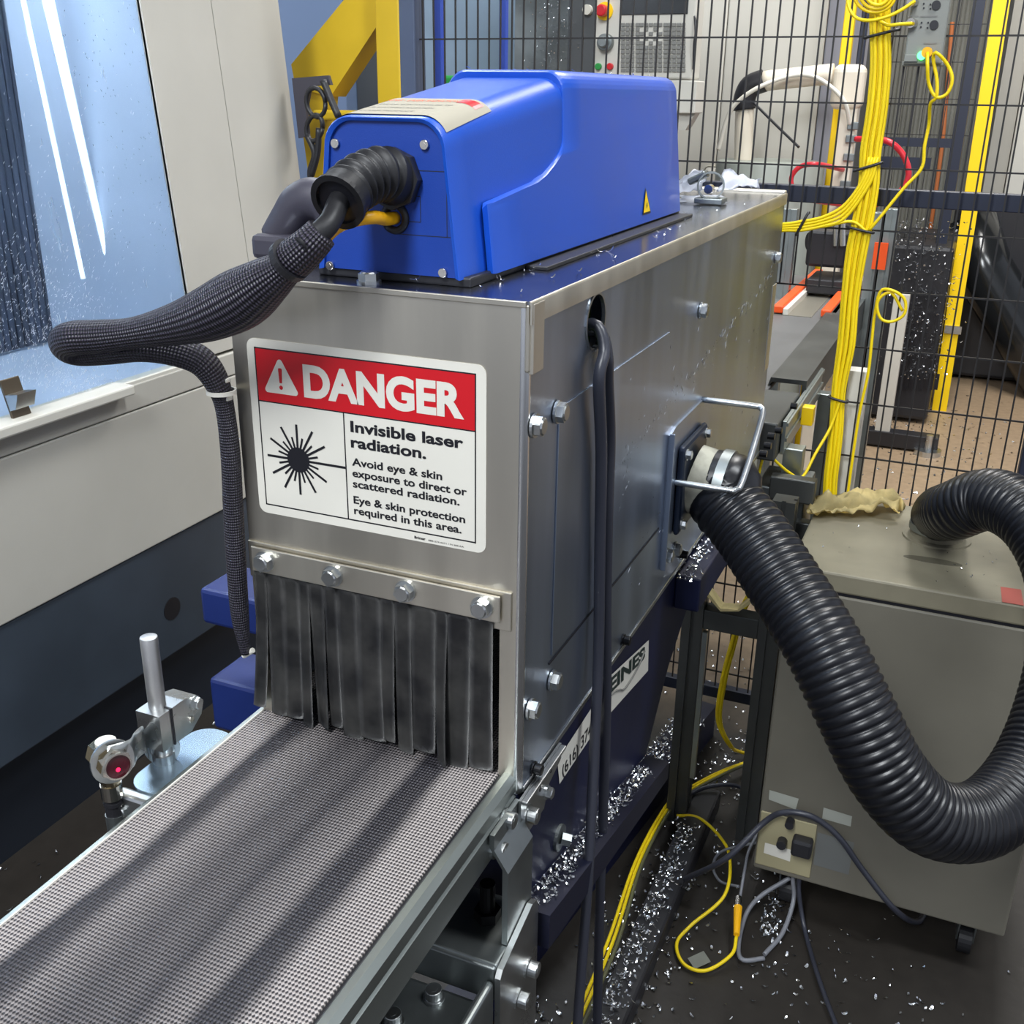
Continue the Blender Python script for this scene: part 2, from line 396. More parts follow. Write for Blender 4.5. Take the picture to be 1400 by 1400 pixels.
# leaning upper wall right of window, its corner
def leanprism(y0, y1, z0, z1, th=.02, off=0):
    return prism(B(), [(lean(z0)+off, y0, z0), (lean(z0)+off, y1, z0), (lean(z1)+off, y1, z1), (lean(z1)+off, y0, z1)], (-th, 0, 0))
part('door_post', leanprism(1.137, 1.372, .95, 2.4, .05), beige, mc, 'beige column beside the window')
part('corner_panel', leanprism(1.375, 1.64, .95, 2.4, .05), beige, mc)
bm = B(); box(bm, -2.2, -1.18, 1.2, y1m, .95, 2.3); part('cabinet_body', bm, beige, mc)
bm = B(); box(bm, -2.2, -1.12, y0m, 1.137, 2.3, 2.4); part('roof_panel', bm, beige, mc)
# cavity behind the window
bm = B(); box(bm, -1.9, -1.88, y0m, 1.2, .94, 2.3); prism(bm, [(-1.9, 1.136, .94), (mx-.012, 1.136, .94), (lean(2.3)-.012, 1.136, 2.3), (-1.9, 1.136, 2.3)], (0, .004, 0)); box(bm, -1.9, -1.04, y0m, 1.16, .936, .944); part('inner_wall', bm, bluewall, mc, 'pale blue inner wall')
bm = B()
yd_ = at(48, 250, x=-1.45).y
for i in range(26): box(bm, -1.47, -1.45, yd_-.02-i*.02, yd_-.003-i*.02, .95, 2.2, .003)
part('way_cover', bm, mat('wet_slate', rgb(72, 80, 96), .3, 0, 5, .5, stretch=(1, 3, .4)), mc, 'dark ribbed cover inside')
part('window_pane', leanprism(y0m, 1.137, .95, 2.3, .006, -.004), pane, mc, 'splashed see-through pane')
bm = B(); box(bm, -1.45, -1.40, .2, 1.1, 2.2, 2.24); part('work_lamp', bm, lamp, mc, 'bright lamp strip inside')
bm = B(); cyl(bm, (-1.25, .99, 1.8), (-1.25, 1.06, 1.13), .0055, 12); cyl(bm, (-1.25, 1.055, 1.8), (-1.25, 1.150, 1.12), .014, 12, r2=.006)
part('reflection_rod', bm, mat('reflection_glow', (1, 1, 1, 1), .4, emit=(.80, .90, 1, 1), es=.75), mc, 'added glowing rods in place of lamp reflections inside')  # added emissive rods standing in for lamp reflections on the inner sheet metal
il = area('window_lamp', (-1.3, .7, 2.15), (-1.6, .8, 1.2), .25, .8, 11, (.82, .91, 1))
# seams
# droplets and swarf stuck on the pane
bm = B()
for i in range(2200):
    z = .96+random.random()**1.6*.9; y = 1.12-random.random()**.8*.7
    if i > 500: y = .72+abs(random.gauss(0, .1))*random.choice((-1, 1)); z = .96+abs(random.gauss(0, .17))+max(0, .75-y)*.4
    q = V((lean(z)+.0005, y, z)); a = random.gauss(1.3, .6); L_ = random.uniform(.001, .005); wd = random.uniform(.0003, .0007)
    d = V((0, math.cos(a), math.sin(a))); n_ = V((0, -d.z, d.y))
    v_ = [bm.verts.new(q+d*L_*s+n_*wd*t+V((.0015*(s > 0), 0, 0))) for s, t in ((-1, 0), (0, -1), (1, 0), (0, 1))]; bm.faces.new(v_)
part('stuck_swarf', bm, mat('wet_swarf', rgb(235, 240, 248), .5, 0), mc, 'fine swarf stuck on the pane', kind='stuff')
bm = B()
for i in range(160):
    z = 1.2+random.random()*.6; y = .9+random.random()*.22
    q = V((lean(z)+.0006, y, z)); a = random.gauss(1.9, .4); L_ = random.uniform(.001, .004)
    d = V((0, math.cos(a), math.sin(a))); n_ = V((0, -d.z, d.y))
    bm.faces.new([bm.verts.new(q+d*L_*s+n_*.0005*t) for s, t in ((-1, 0), (0, -1), (1, 0), (0, 1))])
part('dirt_speck', bm, ink, mc, 'dark specks on the pane', kind='stuff')
# latch on the sill
p = at(22, 520, x=-.985)
lt = root('window_latch', 'small metal latch clip standing on the pale sill rail', 'latch', (p.x, p.y, .955))
bm = B(); box(bm, p.x-.004, p.x+.002, p.y-.022, p.y+.022, .94, 1.03, .001, rot=((p.x, p.y, .955), Quaternion((0, 1, 0), -.25))); part('latch_plate', bm, mat('bronze', rgb(120, 108, 92), .35, .9), lt)
bm = B(); prism(bm, [(p.x-.012, p.y-.022, 1.0), (p.x+.022, p.y-.022, 1.005), (p.x+.012, p.y-.022, .975), (p.x-.004, p.y-.022, .97)], (0, .045, 0)); part('latch_hook', bm, zinc, lt)

# ================================================================== HOOD
W = .309
hood = root('laser_hood', 'tall stainless steel conveyor hood with a black rubber strip curtain', 'enclosure', (W/2, .6, .885))
bm = B(); prism(bm, [(0, 0, .905), (0, 0, T-.001), (W-.006, 0, T-.001), (W-.006, 0, .885), (W-.024, 0, .885), (W-.024, 0, T-.29), (.012, 0, T-.29), (.012, 0, .905)], (0, .003, 0)); part('front_panel', bm, steel, hood, 'brushed front panel')
bm = B(); cyl(bm, (W-.006, .006, .885), (W-.006, .006, T-.004), .0062, 20); smoothpart(part('front_edge', bm, mat('polished_edge', rgb(225, 226, 226), .25, 1), hood, 'bright rounded corner fold'))
# side panel, with a round cable hole
hc = (.172, T-.046); hr = .019
bm = B(); seg = 24
outer = [(0.006, .885), (1.2, .885), (1.2, T-.002), (0.006, T-.002)]
def side_ring(x):
    hv = [bm.verts.new((x, hc[0]+hr*1.5*math.cos(2*PI*i/seg), hc[1]+hr*1.4*math.sin(2*PI*i/seg))) for i in range(seg)]
    def edge(i):
        a = 2*PI*i/seg; c, s = math.cos(a), math.sin(a)
        tx = (1.2-hc[0])/c if c > 1e-6 else ((.006-hc[0])/c if c < -1e-6 else 1e9)
        tz = (T-.002-hc[1])/s if s > 1e-6 else ((.885-hc[1])/s if s < -1e-6 else 1e9)
        t = min(tx, tz); return (hc[0]+c*t, hc[1]+s*t)
    ev = [bm.verts.new((x, *edge(i))) for i in range(seg)]
    return hv, ev
h1, e1 = side_ring(W); h2, e2 = side_ring(W-.003)
for i in range(seg):
    j = (i+1) % seg
    bm.faces.new((h1[i], h1[j], e1[j], e1[i])); bm.faces.new((h2[j], h2[i], e2[i], e2[j])); bm.faces.new((h1[j], h1[i], h2[i], h2[j]))
for (yy, zz) in ((.006, T-.002), (1.2, T-.002), (1.2, .885), (.006, .885)):   # corner fill
    c = bm.verts.new((W, yy, zz))
    near = sorted(range(seg), key=lambda i: (e1[i].co-c.co).length)
    best = None
    for i in range(seg):
        j = (i+1) % seg; A_, B_ = e1[i].co, e1[j].co
        if abs(A_.y-B_.y) > 1e-5 and abs(A_.z-B_.z) > 1e-5 and (abs(A_.y-yy) < 1e-5 or abs(B_.y-yy) < 1e-5) and (abs(A_.z-zz) < 1e-5 or abs(B_.z-zz) < 1e-5): bm.faces.new((e1[i], e1[j], c))
bmesh.ops.recalc_face_normals(bm, faces=bm.faces[:])
part('side_panel', bm, steel_side, hood, 'long steel side with a round cable hole')
bm = B(); box(bm, 0, .003, .003, 1.2, .885, T-.002); part('far_side_panel', bm, steel_side, hood)
bm = B(); box(bm, 0, W, 1.197, 1.2, 1.02, T-.002); part('rear_panel', bm, steel_side, hood)
bm = B(); box(bm, W-.004, W+.0005, .0, .028, T-.06, T-.001, .002); part('corner_tab', bm, steel, hood, 'folded corner tab')
bm = B(); ring(bm, (W-.002, hc[0], hc[1]), (1, 0, 0), hr*1.40, hr*1.40+.0025, .0035, 32)
part('hole_grommet', bm, zinc, hood)
bm = B(); box(bm, W-.03, W-.026, hc[0]-.04, hc[0]+.06, hc[1]-.06, T-.006); part('inner_board', bm, mat('green_board', rgb(110, 140, 40), .6), hood, 'green part behind the hole')
# top cover with a lip folded over the side
bm = B(); prism(bm, [(-.003, .0, T-.0015), (-.003, .0, T+.0015), (W+.0005, .0, T+.0015), (W+.0005, .0, T-.0015)], (0, 1.205, 0)); part('top_cover', bm, steel_top, hood, 'smooth top cover reflecting the blue laser')
bm = B(); prism(bm, [(W+.0005, .0, T+.0015), (W+.0022, .0, T+.0008), (W+.003, .0, T-.001), (W+.003, .0, T-.018), (W+.0012, .0, T-.018), (W+.0012, .0, T-.002), (W+.0005, 0, T-.002)], (0, 1.205, 0)); smoothpart(part('cover_lip', bm, steel, hood, 'bright folded lip along the top edge'), 50)
bm = B(); box(bm, W-.004, W+.0035, .003, .028, T-.062, T-.001, .001); part('cover_tab', bm, steel, hood)
bm = B(); box(bm, -.002, W-.002, -.0022, .0, T-.004, T+.0015, .0008); part('front_lip', bm, steel, hood, 'folded front lip of the top cover')
bm = B(); box(bm, 0, W+.0015, 1.19, 1.207, T-.006, T+.006, .003); part('rear_lip', bm, steel, hood)
# lower access panel and its slot
bm = B(); box(bm, W, W+.0016, .076, .455, 1.0065, T-.11, .0005); part('door_panel', bm, steel_side, hood, 'flat access panel on the side')
bm = B(); box(bm, W, W+.0012, .07, .47, .999, 1.0015); part('panel_slot', bm, ink, hood, 'thin dark slot')
bm = B(); box(bm, W, W+.002, .006, 1.2, .885, .892, .001); part('bottom_fold', bm, zinc, hood)
bm = B(); box(bm, W-.002, W+.001, 1.165, 1.2, 1.06, 1.22); part('rear_strap', bm, steel, hood)
for (y, z, me) in ((.07, 1.268, HB), (.014, 1.270, HB), (.611, 1.270, HB), (1.16, 1.272, HB), (.078, .977, HB), (.019, .976, HB)): bolt(me, (W+.001, y, z), (1, 0, 0), hood)
for (y, z) in ((.033, .897), (.33, .900), (.611, .906)): bolt(HBk, (W+.001, y, z), (1, 0, 0), hood, label='black bolt')
bolt(HB, (.144, .018, T+.0015), (0, 0, 1), hood)
# curtain fixing
bm = B(); box(bm, -.0005, .2975, -.0025, 0, T-.311, T-.2705, .0009); part('backing_plate', bm, steel, hood, 'thin backing plate')
bm = B(); box(bm, .006, .288, -.0075, -.0048, T-.302, T-.274, .0012); part('clamp_bar', bm, steel, hood, 'steel clamp bar')
for i in range(4): bolt(HB, (.024+.0821*i, -.0075, T-.2875), (0, -1, 0), hood)
bm = B(); box(bm, .006, .283, -.0048, -.0025, T-.303, T-.278); part('curtain_header', bm, curt, hood, 'uncut black rubber top')
xs = [.006]
ws = [.014, .019, .018, .012, .017, .014, .022, .026, .015, .017, .026, .012, .024, .022]
tot = sum(ws)
for i, wd in enumerate(ws):
    x0 = xs[-1]; wd = wd*.274/tot; xs.append(x0+wd)
    bm = B(); n = 18; zt, zb = T-.299, T-.4735+(.002 if i % 3 else -.003)+random.uniform(-.001, .006)
    if i in (0,): zb = T-.466
    dx = -.012 if i == 0 else (-.004 if i == 1 else random.uniform(-.004, .003)); ph = random.uniform(0, 6); am = random.uniform(.000, .0025); out = random.uniform(0, .003)+.002
    if i == 11: dx = .004; out = .012
    tw = random.uniform(-.22, .22)
    if i == 4 or i == 11: tw = .7
    G = []
    for k in range(n+1):
        t = k/n; z = zt+(zb-zt)*t; r_ = []
        for (s, yy) in ((-.5, 0), (-.27, -.0002), (0, -.0003), (.27, -.0002), (.5, 0)):
            t0 = max(0, t-.14)/.86; yy2 = -.0045-out*t0-am*math.sin(t0*PI*1.1+ph*.1)*t0+yy*(1+5*t0)-s*wd*tw*t0
            r_.append(bm.verts.new((x0+wd/2+s*wd*(1+.08*t0)+dx*t*t, min(yy2, -.0032), z)))
        G.append(r_)
    for k in range(n):
        for j in range(4): f = bm.faces.new((G[k][j], G[k][j+1], G[k+1][j+1], G[k+1][j])); f.smooth = True
    bmesh.ops.solidify(bm, geom=bm.faces[:], thickness=.0012)
    part('curtain_strip', bm, curt, hood)
# ---- danger sign (part of the hood), sub-parts are its printing
SX, SZ = .016, T-.057
sg = B(); n = 6; R_ = .009; w_, h_ = .2535, .179; P_ = []
for (cx, cz, a0) in ((R_, R_, PI), (w_-R_, R_, 1.5*PI), (w_-R_, h_-R_, 0), (R_, h_-R_, .5*PI)):
    for i in range(n+1):
        a = a0+i/n*PI/2; P_.append((SX+.001+cx+R_*math.cos(a), -.0002, SZ-(cz+R_*math.sin(a))))
prism(sg, P_, (0, -.0006, 0)); sign = part('danger_sign', sg, white, hood, 'white and red DANGER laser radiation sign')
def SP(y): return lambda x, z: V((SX+x, y, SZ+z))
def srect(bm, x0, x1, z0, z1, y=-.0010):
    bm.faces.new([bm.verts.new((SX+x, y, SZ-z)) for x, z in ((x0, z0), (x0, z1), (x1, z1), (x1, z0))])
bm = B()
for q in ((.0095, .0108, .0082, .170), (.2432, .2445, .0082, .170), (.0095, .2445, .0082, .0095), (.0095, .2445, .1686, .170), (.0095, .2445, .0606, .0618), (.1058, .1071, .061, .169)): srect(bm, *q)
part('printed_frame', bm, ink, sign)
bm = B(); srect(bm, .0108, .2432, .0095, .0606, -.00095); part('red_band', bm, red, sign)
bm = text_bm('DANGER', .0637, .2328, -.0515, .0325, SP(-.0012), .045); part('lettering', bm, white, sign, 'white DANGER lettering')
bm = B(); tri = []
for (cx, cz, a0) in ((.0382, -.0215, PI*5/6), (.0235, -.0482, PI*1.5-PI/3), (.0530, -.0482, PI*1.5+PI/3-PI*2/3+PI/3)):
    pass
ctr = [(.0380, -.0208), (.0223, -.0485), (.0537, -.0485)]
for (cx, cz), a0 in zip(ctr, (PI/6, PI*5/6, PI*1.5)):
    for i in range(7): tri.append((cx+.0030*math.cos(a0+i/6*PI*2/3), cz+.0030*math.sin(a0+i/6*PI*2/3)))
bm.faces.new([bm.verts.new(SP(-.0012)(*q)) for q in tri]); part('warning_triangle', bm, white, sign)
bm = B(); bm.faces.new([bm.verts.new(SP(-.0014)(*q)) for q in ((.0358, -.0275), (.0366, -.0408), (.0394, -.0408), (.0402, -.0275), (.0395, -.0262), (.0365, -.0262))])
bm.faces.new([bm.verts.new(SP(-.0014)(.038+.0021*math.cos(i*PI/8), -.0452+.0021*math.sin(i*PI/8))) for i in range(16)]); part('exclamation_mark', bm, red, sign)
bm = B(); bc = (.0523, -.1163)
bm.faces.new([bm.verts.new(SP(-.0013)(bc[0]+.0128*math.cos(i*PI/20), bc[1]+.0128*math.sin(i*PI/20))) for i in range(40)])
for i in range(24):
    a = i*PI/12; L_ = .0535 if i == 0 else (.0362 if i % 2 == 0 else .0235)
    wd = .00120 if i % 2 == 0 else .00105; c, s = math.cos(a), math.sin(a)
    bm.faces.new([bm.verts.new(SP(-.00125)(bc[0]+c*r_-s*t, bc[1]+s*r_+c*t)) for r_, t in ((.010, -wd), (L_, -wd), (L_, wd), (.010, wd))])
part('laser_starburst', bm, ink, sign)
bm = B()
for s, x0, x1, base, cap, bd in (('Invisible laser', .1135, .2318, -.0792, .0112, .030), ('radiation.', .1132, .1937, -.0946, .0112, .030),
        ('Avoid eye & skin', .1135, .2100, -.1127, .0080, .024), ('exposure to direct or', .1134, .2353, -.1241, .0080, .024), ('scattered radiation.', .1134, .2278, -.1349, .0080, .024),
        ('Eye & skin protection', .1134, .2334, -.1516, .0080, .024), ('required in this area.', .1134, .2296, -.1626, .0080, .024), ('Brimar', .1795, .1915, -.1765, .0028, .03), ('888-274-6271 / 91388-RA', .1945, .232, -.1765, .0016, .0)):
    text_bm(s, x0, x1, base, cap, SP(-.0012), bd, bm=bm)
part('lettering', bm, ink, sign, 'black warning text')
# ---- duct port on the side
pc = V((W, .60, 1.03))
bm = B(); prism(bm, [(W, .492, .93), (W, .492, 1.125), (W, .515, 1.131), (W, .66, 1.131), (W, .70, 1.10), (W, .70, .95), (W, .6, .93)], (.003, 0, 0)); part('port_plate', bm, steel_side, hood, 'steel port plate')
bm = B(); box(bm, W+.002, W+.009, .489, .492, .93, 1.128, .001); part('port_plate_flange', bm, steel_side, hood)
bm = B(); box(bm, W+.003, W+.013, .532, .668, .966, 1.098, .006); part('port_flange', bm, mat('blue_black_flange', rgb(34, 44, 62), .35, .4), hood, 'square dark flange')
for (y, z) in ((.545, 1.084), (.655, 1.084), (.545, .98), (.655, .98)): bolt(HBs, (W+.013, y, z), (1, 0, 0), hood)
bm = B(); cyl(bm, (W+.012, .6, 1.032), (W+.062, .6, 1.022), .050, 32); smoothpart(part('port_collar', bm, mat('stained_collar', rgb(168, 166, 150), .55, 0, 30, .6), hood, 'stained pale collar'))
for (y, z) in ((.512, .944), (.555, .937)): bolt(HB, (W+.003, y, z), (1, 0, 0), hood)
# guard handle
A_ = V((W, .531, 1.047)); B_ = V((W, .668, 1.130)); ex = V((.092, 0, 0))
P_ = [A_, A_+ex*.80, A_+ex*.95+(B_-A_)*.03, A_+ex+(B_-A_)*.14, B_+ex-(B_-A_)*.14, B_+ex*.95-(B_-A_)*.03, B_+ex*.80, B_]
def poly(P, rnd=6):
    out = []
    for a, b in zip(P, P[1:]): out += [V(a).lerp(V(b), i/rnd) for i in range(rnd)]
    return out+[V(P[-1])]
bm = B(); tube(bm, spline([P_[0], P_[1], P_[2]*.5+P_[1]*.5+ex*.06, P_[3], P_[4], P_[5]*.5+P_[6]*.5+ex*.06, P_[6], P_[7]], 8), .0045, 12); part('guard_rod', bm, zinc, hood, 'bent steel guard rod')

# ================================================================== LASER HEAD
lz = T+.0015
las = root('laser_marking_head', 'bright blue laser marking head lying on the steel hood', 'laser', (.157, .38, lz))
bm = B(); box(bm, .078, .238, .036, .735, lz, lz+.009, .002); part('base_gasket', bm, black, las, 'black base strip')
bm = B(); box(bm, .238, .262, .16, .72, lz, lz+.004, .001); part('mount_rail', bm, black, las)
def section(hb, ht, zb, zt, r, n=7):
    """half profile in x,z from bottom right, up, over the top to bottom left"""
    cx = .157; pts = [(cx+hb, zb)]; mid = 6
    for i in range(1, mid): t = i/mid; pts.append((cx+hb+(ht-hb)*t*(zt-r-zb)/(zt-zb), zb+(zt-r-zb)*t))
    xr = cx+hb+(ht-hb)*(zt-r-zb)/(zt-zb)
    for i in range(n+1):
        a = i/n*PI/2; pts.append((xr-r+r*math.cos(a), zt-r+r*math.sin(a)))
    full = pts+[(2*cx-x, z) for x, z in reversed(pts)]
    return full
zb = lz+.007
def loft(bm, secs, smooth=True):
    rows = [[bm.verts.new(p) for p in s] for s in secs]
    for a, b in zip(rows, rows[1:]):
        for i in range(len(a)-1): f = bm.faces.new((a[i], a[i+1], b[i+1], b[i])); f.smooth = smooth
    return rows
# inner (front) shell
bm = B(); S_ = []
for k in range(9):
    t = k/8; y = .03+t*.30
    s = section(.0735+.0105*t, .058+.0085*t, zb, 1.523+.041*t, .026)
    S_.append([(x, y, z) for x, z in s])
lip = [(.157+(x-.157)*.93, .0305, zb+(z-zb)*.965+.001) for x, _, z in S_[0]]
rim = [(.157+(x-.157)*.985, .0285, zb+(z-zb)*.992) for x, _, z in S_[0]]
back = [(x, .0335, z) for x, _, z in lip]
loft(bm, [back, lip, rim]+S_); bmesh.ops.recalc_face_normals(bm, faces=bm.faces[:])
smoothpart(part('front_housing', bm, blue, las), 50)
# outer (rear) shell with swept seam
def ystart(z, x):
    if z < 1.450: return .078
    if z < 1.462: return .078+(z-1.450)/.012*.125
    if z < 1.500:
        t = (z-1.462)/.038; return .203+.075*math.sin(t*PI/2)
    return .278+min(1, (z-1.5)/.06)*.010
def dens(pts, k=5):
    out = []
    for a, b in zip(pts, pts[1:]):
        for i in range(k): out.append((a[0]+(b[0]-a[0])*i/k, a[1]+(b[1]-a[1])*i/k))
    return out+[pts[-1]]
bm = B(); rows = []
so0 = dens(section(.0855, .0665, zb, 1.566, .022)); si0 = dens(section(.0765, .0595, zb, 1.555, .024))
sg0 = dens(section(.0835, .0645, zb, 1.564, .022))
rows.append([(x, ystart(z, x)+.010, z) for x, z in si0])
rows.append([(x, ystart(z, x)+.003, z) for x, z in si0])
rows.append([(x, ystart(z, x)-.000, z) for x, z in sg0])
rows.append([(x, ystart(z, x)+.004, z) for x, z in so0])
for k in range(1, 10):
    rows.append([(x, (ystart(z, x)+.004)*(1-k/9)+.722*k/9, z) for x, z in so0])
rows.append([(.157+(x-.157)*.96, .728, zb+(z-zb)*.98) for x, z in so0])
loft(bm, rows)
bm.faces.new([bm.verts.new(p) for p in rows[-1]]); bmesh.ops.recalc_face_normals(bm, faces=bm.faces[:])
smoothpart(part('rear_housing', bm, blue, las), 40)
# seam step bead: a raised flowing rib just before the outer shell
bm = B(); prism(bm, [(x, .0335, z) for x, _, z in lip], (0, .004, 0)); endp = part('end_panel', bm, blue2, las, 'recessed blue end panel')
bm = B()
def crease(bm, x0, z0, x1, z1): 
    d = .00035
    if x0 == x1: bm.faces.new([bm.verts.new(q) for q in ((x0-d, .0333, z0), (x0+d, .0333, z0), (x0+d, .0333, z1), (x0-d, .0333, z1))])
    else: bm.faces.new([bm.verts.new(q) for q in ((x0, .0333, z0-d), (x1, .0333, z0-d), (x1, .0333, z0+d), (x0, .0333, z0+d))])
for q in ((.170, 1.4795, .216, 1.4795), (.216, 1.4795, .216, 1.4245), (.168, 1.4245, .2195, 1.4245), (.190, 1.458, .190, 1.436), (.168, 1.436, .190, 1.436), (.180, 1.458, .190, 1.458)): crease(bm, *q)
part('panel_outline', bm, slatedk, las)
for (u, v) in ((459, 196), (581, 198), (452, 363), (606, 373)):
    p = at(u, v, y=.033); bolt(SCr, p, (0, -1, 0), las, 'screw')
# bellows boot
p0 = at(541, 244, y=.033)
P_ = spline([p0, at(522, 238, y=.014), at(500, 244, y=-.005), at(480, 257, y=-.025), at(464, 274, y=-.044)], 30); P_, L_ = resample(P_, .0012)
def rb(s, L): 
    base = .0240-.0012*(s/L)
    if s < .016: return base
    if s > L-.014: return base-.001
    return base-.0024+.0024*math.sin(s*2*PI/.0105)
bm = B(); cyl(bm, p0, p0+V((0, -.009, 0)), .0265, 8); part('gland_nut', bm, black, las, 'black gland nut')
bm = B(); tube(bm, P_, rb, 32); bo = part('bellows_boot', bm, rubber, las, 'ribbed black rubber boot')
dend = (P_[-1]-P_[-2]).normalized()
bm = B(); cyl(bm, P_[-1]+dend*.0003, P_[-1]+dend*.0008, .0195, 24); part('boot_opening', bm, ink, las)
bm = B(); ring(bm, P_[-1], dend, .0195, .0245, .004); part('boot_rim', bm, rubber, las)
boot_end = P_[-1].copy()
pg = at(540, 298, y=.033)
bm = B(); torus(bm, pg, (0, -1, 0), .011, .0035, 24); part('grommet', bm, black, las, 'black rubber grommet')
# top label + triangle
def toplab(x, y): 
    t = (y-.03)/.30; zt_ = 1.523+.041*t; hx = .0735+.0105*t; r_ = .026; ht = .058+.0085*t
    xr = hx+(ht-hx)*(zt_-r_-zb)/(zt_-zb); dx = abs(x-.157)-(xr-r_)
    z = zt_ if dx <= 0 else zt_-r_+math.sqrt(max(0, r_*r_-dx*dx))
    return z+.0011
bm = B(); nx, ny = 40, 8; x0, x1, y0, y1 = .094, .2150, .036, .128
G = [[bm.verts.new((x0+(x1-x0)*i/nx, y0+(y1-y0)*j/ny, toplab(x0+(x1-x0)*i/nx, y0+(y1-y0)*j/ny))) for i in range(nx+1)] for j in range(ny+1)]
for j in range(ny):
    for i in range(nx): f = bm.faces.new((G[j][i], G[j][i+1], G[j+1][i+1], G[j+1][i])); f.smooth = True
lab = part('warning_label', bm, mat('label_cream', rgb(158, 152, 136), .75), las, 'white warning label wrapped over the top')
def tp(x, z): return V((x, z, toplab(x, z)+.0003))
bm = B(); text_bm('WARNING - LASER RADIATION', .100, .190, .108, .009, tp, .0, bm=bm); part('lettering', bm, orange, lab)
bm = B()
for i, s in enumerate(('AVOID EYE OR SKIN EXPOSURE TO', 'DIRECT OR SCATTERED RADIATION', 'CLASS 4 LASER PRODUCT')): text_bm(s, .100, .195-.01*i, .086-.018*i, .005, tp, 0, bm=bm)
part('lettering', bm, ink, lab)
bm = B()
G = [[tp(.190+.020*i/6, .104+.018*j/2) for i in range(7)] for j in range(3)]
G = [[bm.verts.new(q) for q in r_] for r_ in G]
for j in range(2):
    for i in range(6): bm.faces.new((G[j][i], G[j][i+1], G[j+1][i+1], G[j+1][i]))
part('red_logo_patch', bm, red, lab)
bx = lambda z: .157+.0855+(.0665-.0855)*(z-zb)/(1.566-zb)+.0009
def trip(bm, y, z, s, off): bm.faces.new([bm.verts.new((bx(zz)+off, yy, zz)) for yy, zz in ((y-s*.55, z), (y+s*.55, z), (y, z+s))])
bm = B(); trip(bm, .556, 1.399, .033, 0); tl = part('laser_triangle', bm, ink, las, 'yellow laser warning triangle')
bm = B(); trip(bm, .556, 1.4015, .0265, .0003); part('triangle_face', bm, yelpost, tl)
bm = B(); c = (.556, 1.410)
for i in range(10):
    a = i*PI/5; bm.faces.new([bm.verts.new((bx(c[1])+.0009, c[0]+math.cos(a+q)*r_, c[1]+math.sin(a+q)*r_)) for q, r_ in ((-.5, .001), (0, .006), (.5, .001))])
part('laser_symbol', bm, ink, tl)
# ---- cables out of the head
def cable(name, pts, r, m, label, cat='cable', group=None, n=10, seg=10, step=.006):
    P = spline(pts, n); P, _ = resample(P, step)
    return solo(name, tube(B(), P, r, seg), m, label, cat, group)
e = boot_end
s0 = at(424, 328, y=-.085)
cable('power_cable', [at(490, 250, y=-.014), at(478, 260, y=-.028), e, at(456, 294, y=-.060), at(446, 310, y=-.072), s0, s0+(s0-at(446, 310, y=-.072))*.6], .0092, rubber, 'thick black cable inside the ribbed boot on the blue laser', seg=14)
cable('fibre_cable', [pg+V((0, .002, 0)), pg+V((-.003, -.012, .0)), at(510, 297, y=-.005), at(480, 302, y=-.02), at(458, 312, y=-.03), at(440, 330, y=-.05), at(425, 345, y=-.06)], .0058, yelfib, 'short orange yellow cable below the ribbed boot', seg=14)
# ---- braided sleeve
SL = [(440, 318, -.080, .0135), (425, 334, -.084, .0150), (405, 352, -.084, .0168), (390, 366, -.082, .0152), (368, 382, -.080, .020), (330, 408, -.076, .0265), (285, 430, -.076, .0245), (240, 444, -.076, .0195), (185, 455, -.077, .0150), (140, 460, -.079, .0165), (106, 462, -.082, .0170), (91, 467, -.077, .0165), (93, 476, -.066, .0165), (112, 480, -.056, .0165), (150, 478, -.052, .0165), (195, 474, -.048, .0165), (240, 480, -.038, .0165), (275, 494, -.028, .0160), (296, 522, -.020, .0140), (307, 556, -.014, .0108), (315, 620, -.012, .0112), (319, 700, -.010, .0118), (323, 770, -.010, .0118), (328, 840, -.010, .0110), (336, 893, -.010, .006)]
slv = root('braided_cable_sleeve', 'black braided sleeve bundle drooping from the blue laser past the hood', 'cable sleeve', (0, -.03, 1.0))
PR = [(at(u, v, y=y), r_) for u, v, y, r_ in SL]
dn = spline([q for q, _ in PR], 10); rd = [x.x for x in spline([V((r_, 0, 0)) for _, r_ in PR], 10)]
cum = [0]
for p_, q_ in zip(dn, dn[1:]): cum.append(cum[-1]+(q_-p_).length)
def rsl(s_, L):
    s_ = min(s_, cum[-1]-1e-6)
    for i in range(len(cum)-1):
        if s_ <= cum[i+1]: t = (s_-cum[i])/max(1e-9, cum[i+1]-cum[i]); return rd[i]+(rd[i+1]-rd[i])*t
    return rd[-1]
P_, L_ = resample(dn, .003)
bm = B(); tube(bm, P_, rsl, 32, .86); part('sleeve', bm, braid, slv)
def tie(parent, c, d, r, m=black, name='cable_tie', tail=True, w=.0045):
    bm = B(); P, _ = resample([V(c)+(V(d).orthogonal().normalized()*math.cos(a)+V(d).normalized().cross(V(d).orthogonal().normalized())*math.sin(a))*r for a in [i*PI/12 for i in range(25)]], r*.3)
    tube(bm, P, w*.4, 6)
    return part(name, bm, m, parent)
bm = B(); c0 = at(396, 356, y=-.083); dd = (at(375, 378, y=-.080)-at(425, 334, y=-.084)).normalized(); ring(bm, c0-dd*.003, dd, .0150, .0185, .006); part('cable_tie', bm, black, slv)
bm = B(); c1 = at(303, 538, y=-.018); ring(bm, c1, (0, 0, 1), .0125, .0145, .004); box(bm, c1.x+.010, .002, c1.y-.004, c1.y+.004, c1.z-.006, c1.z-.002, .001); box(bm, c1.x+.010, .002, c1.y-.004, c1.y+.004, c1.z+.012, c1.z+.016, .001); part('mount_clip', bm, white, slv, 'white clip holding the sleeve to the hood')
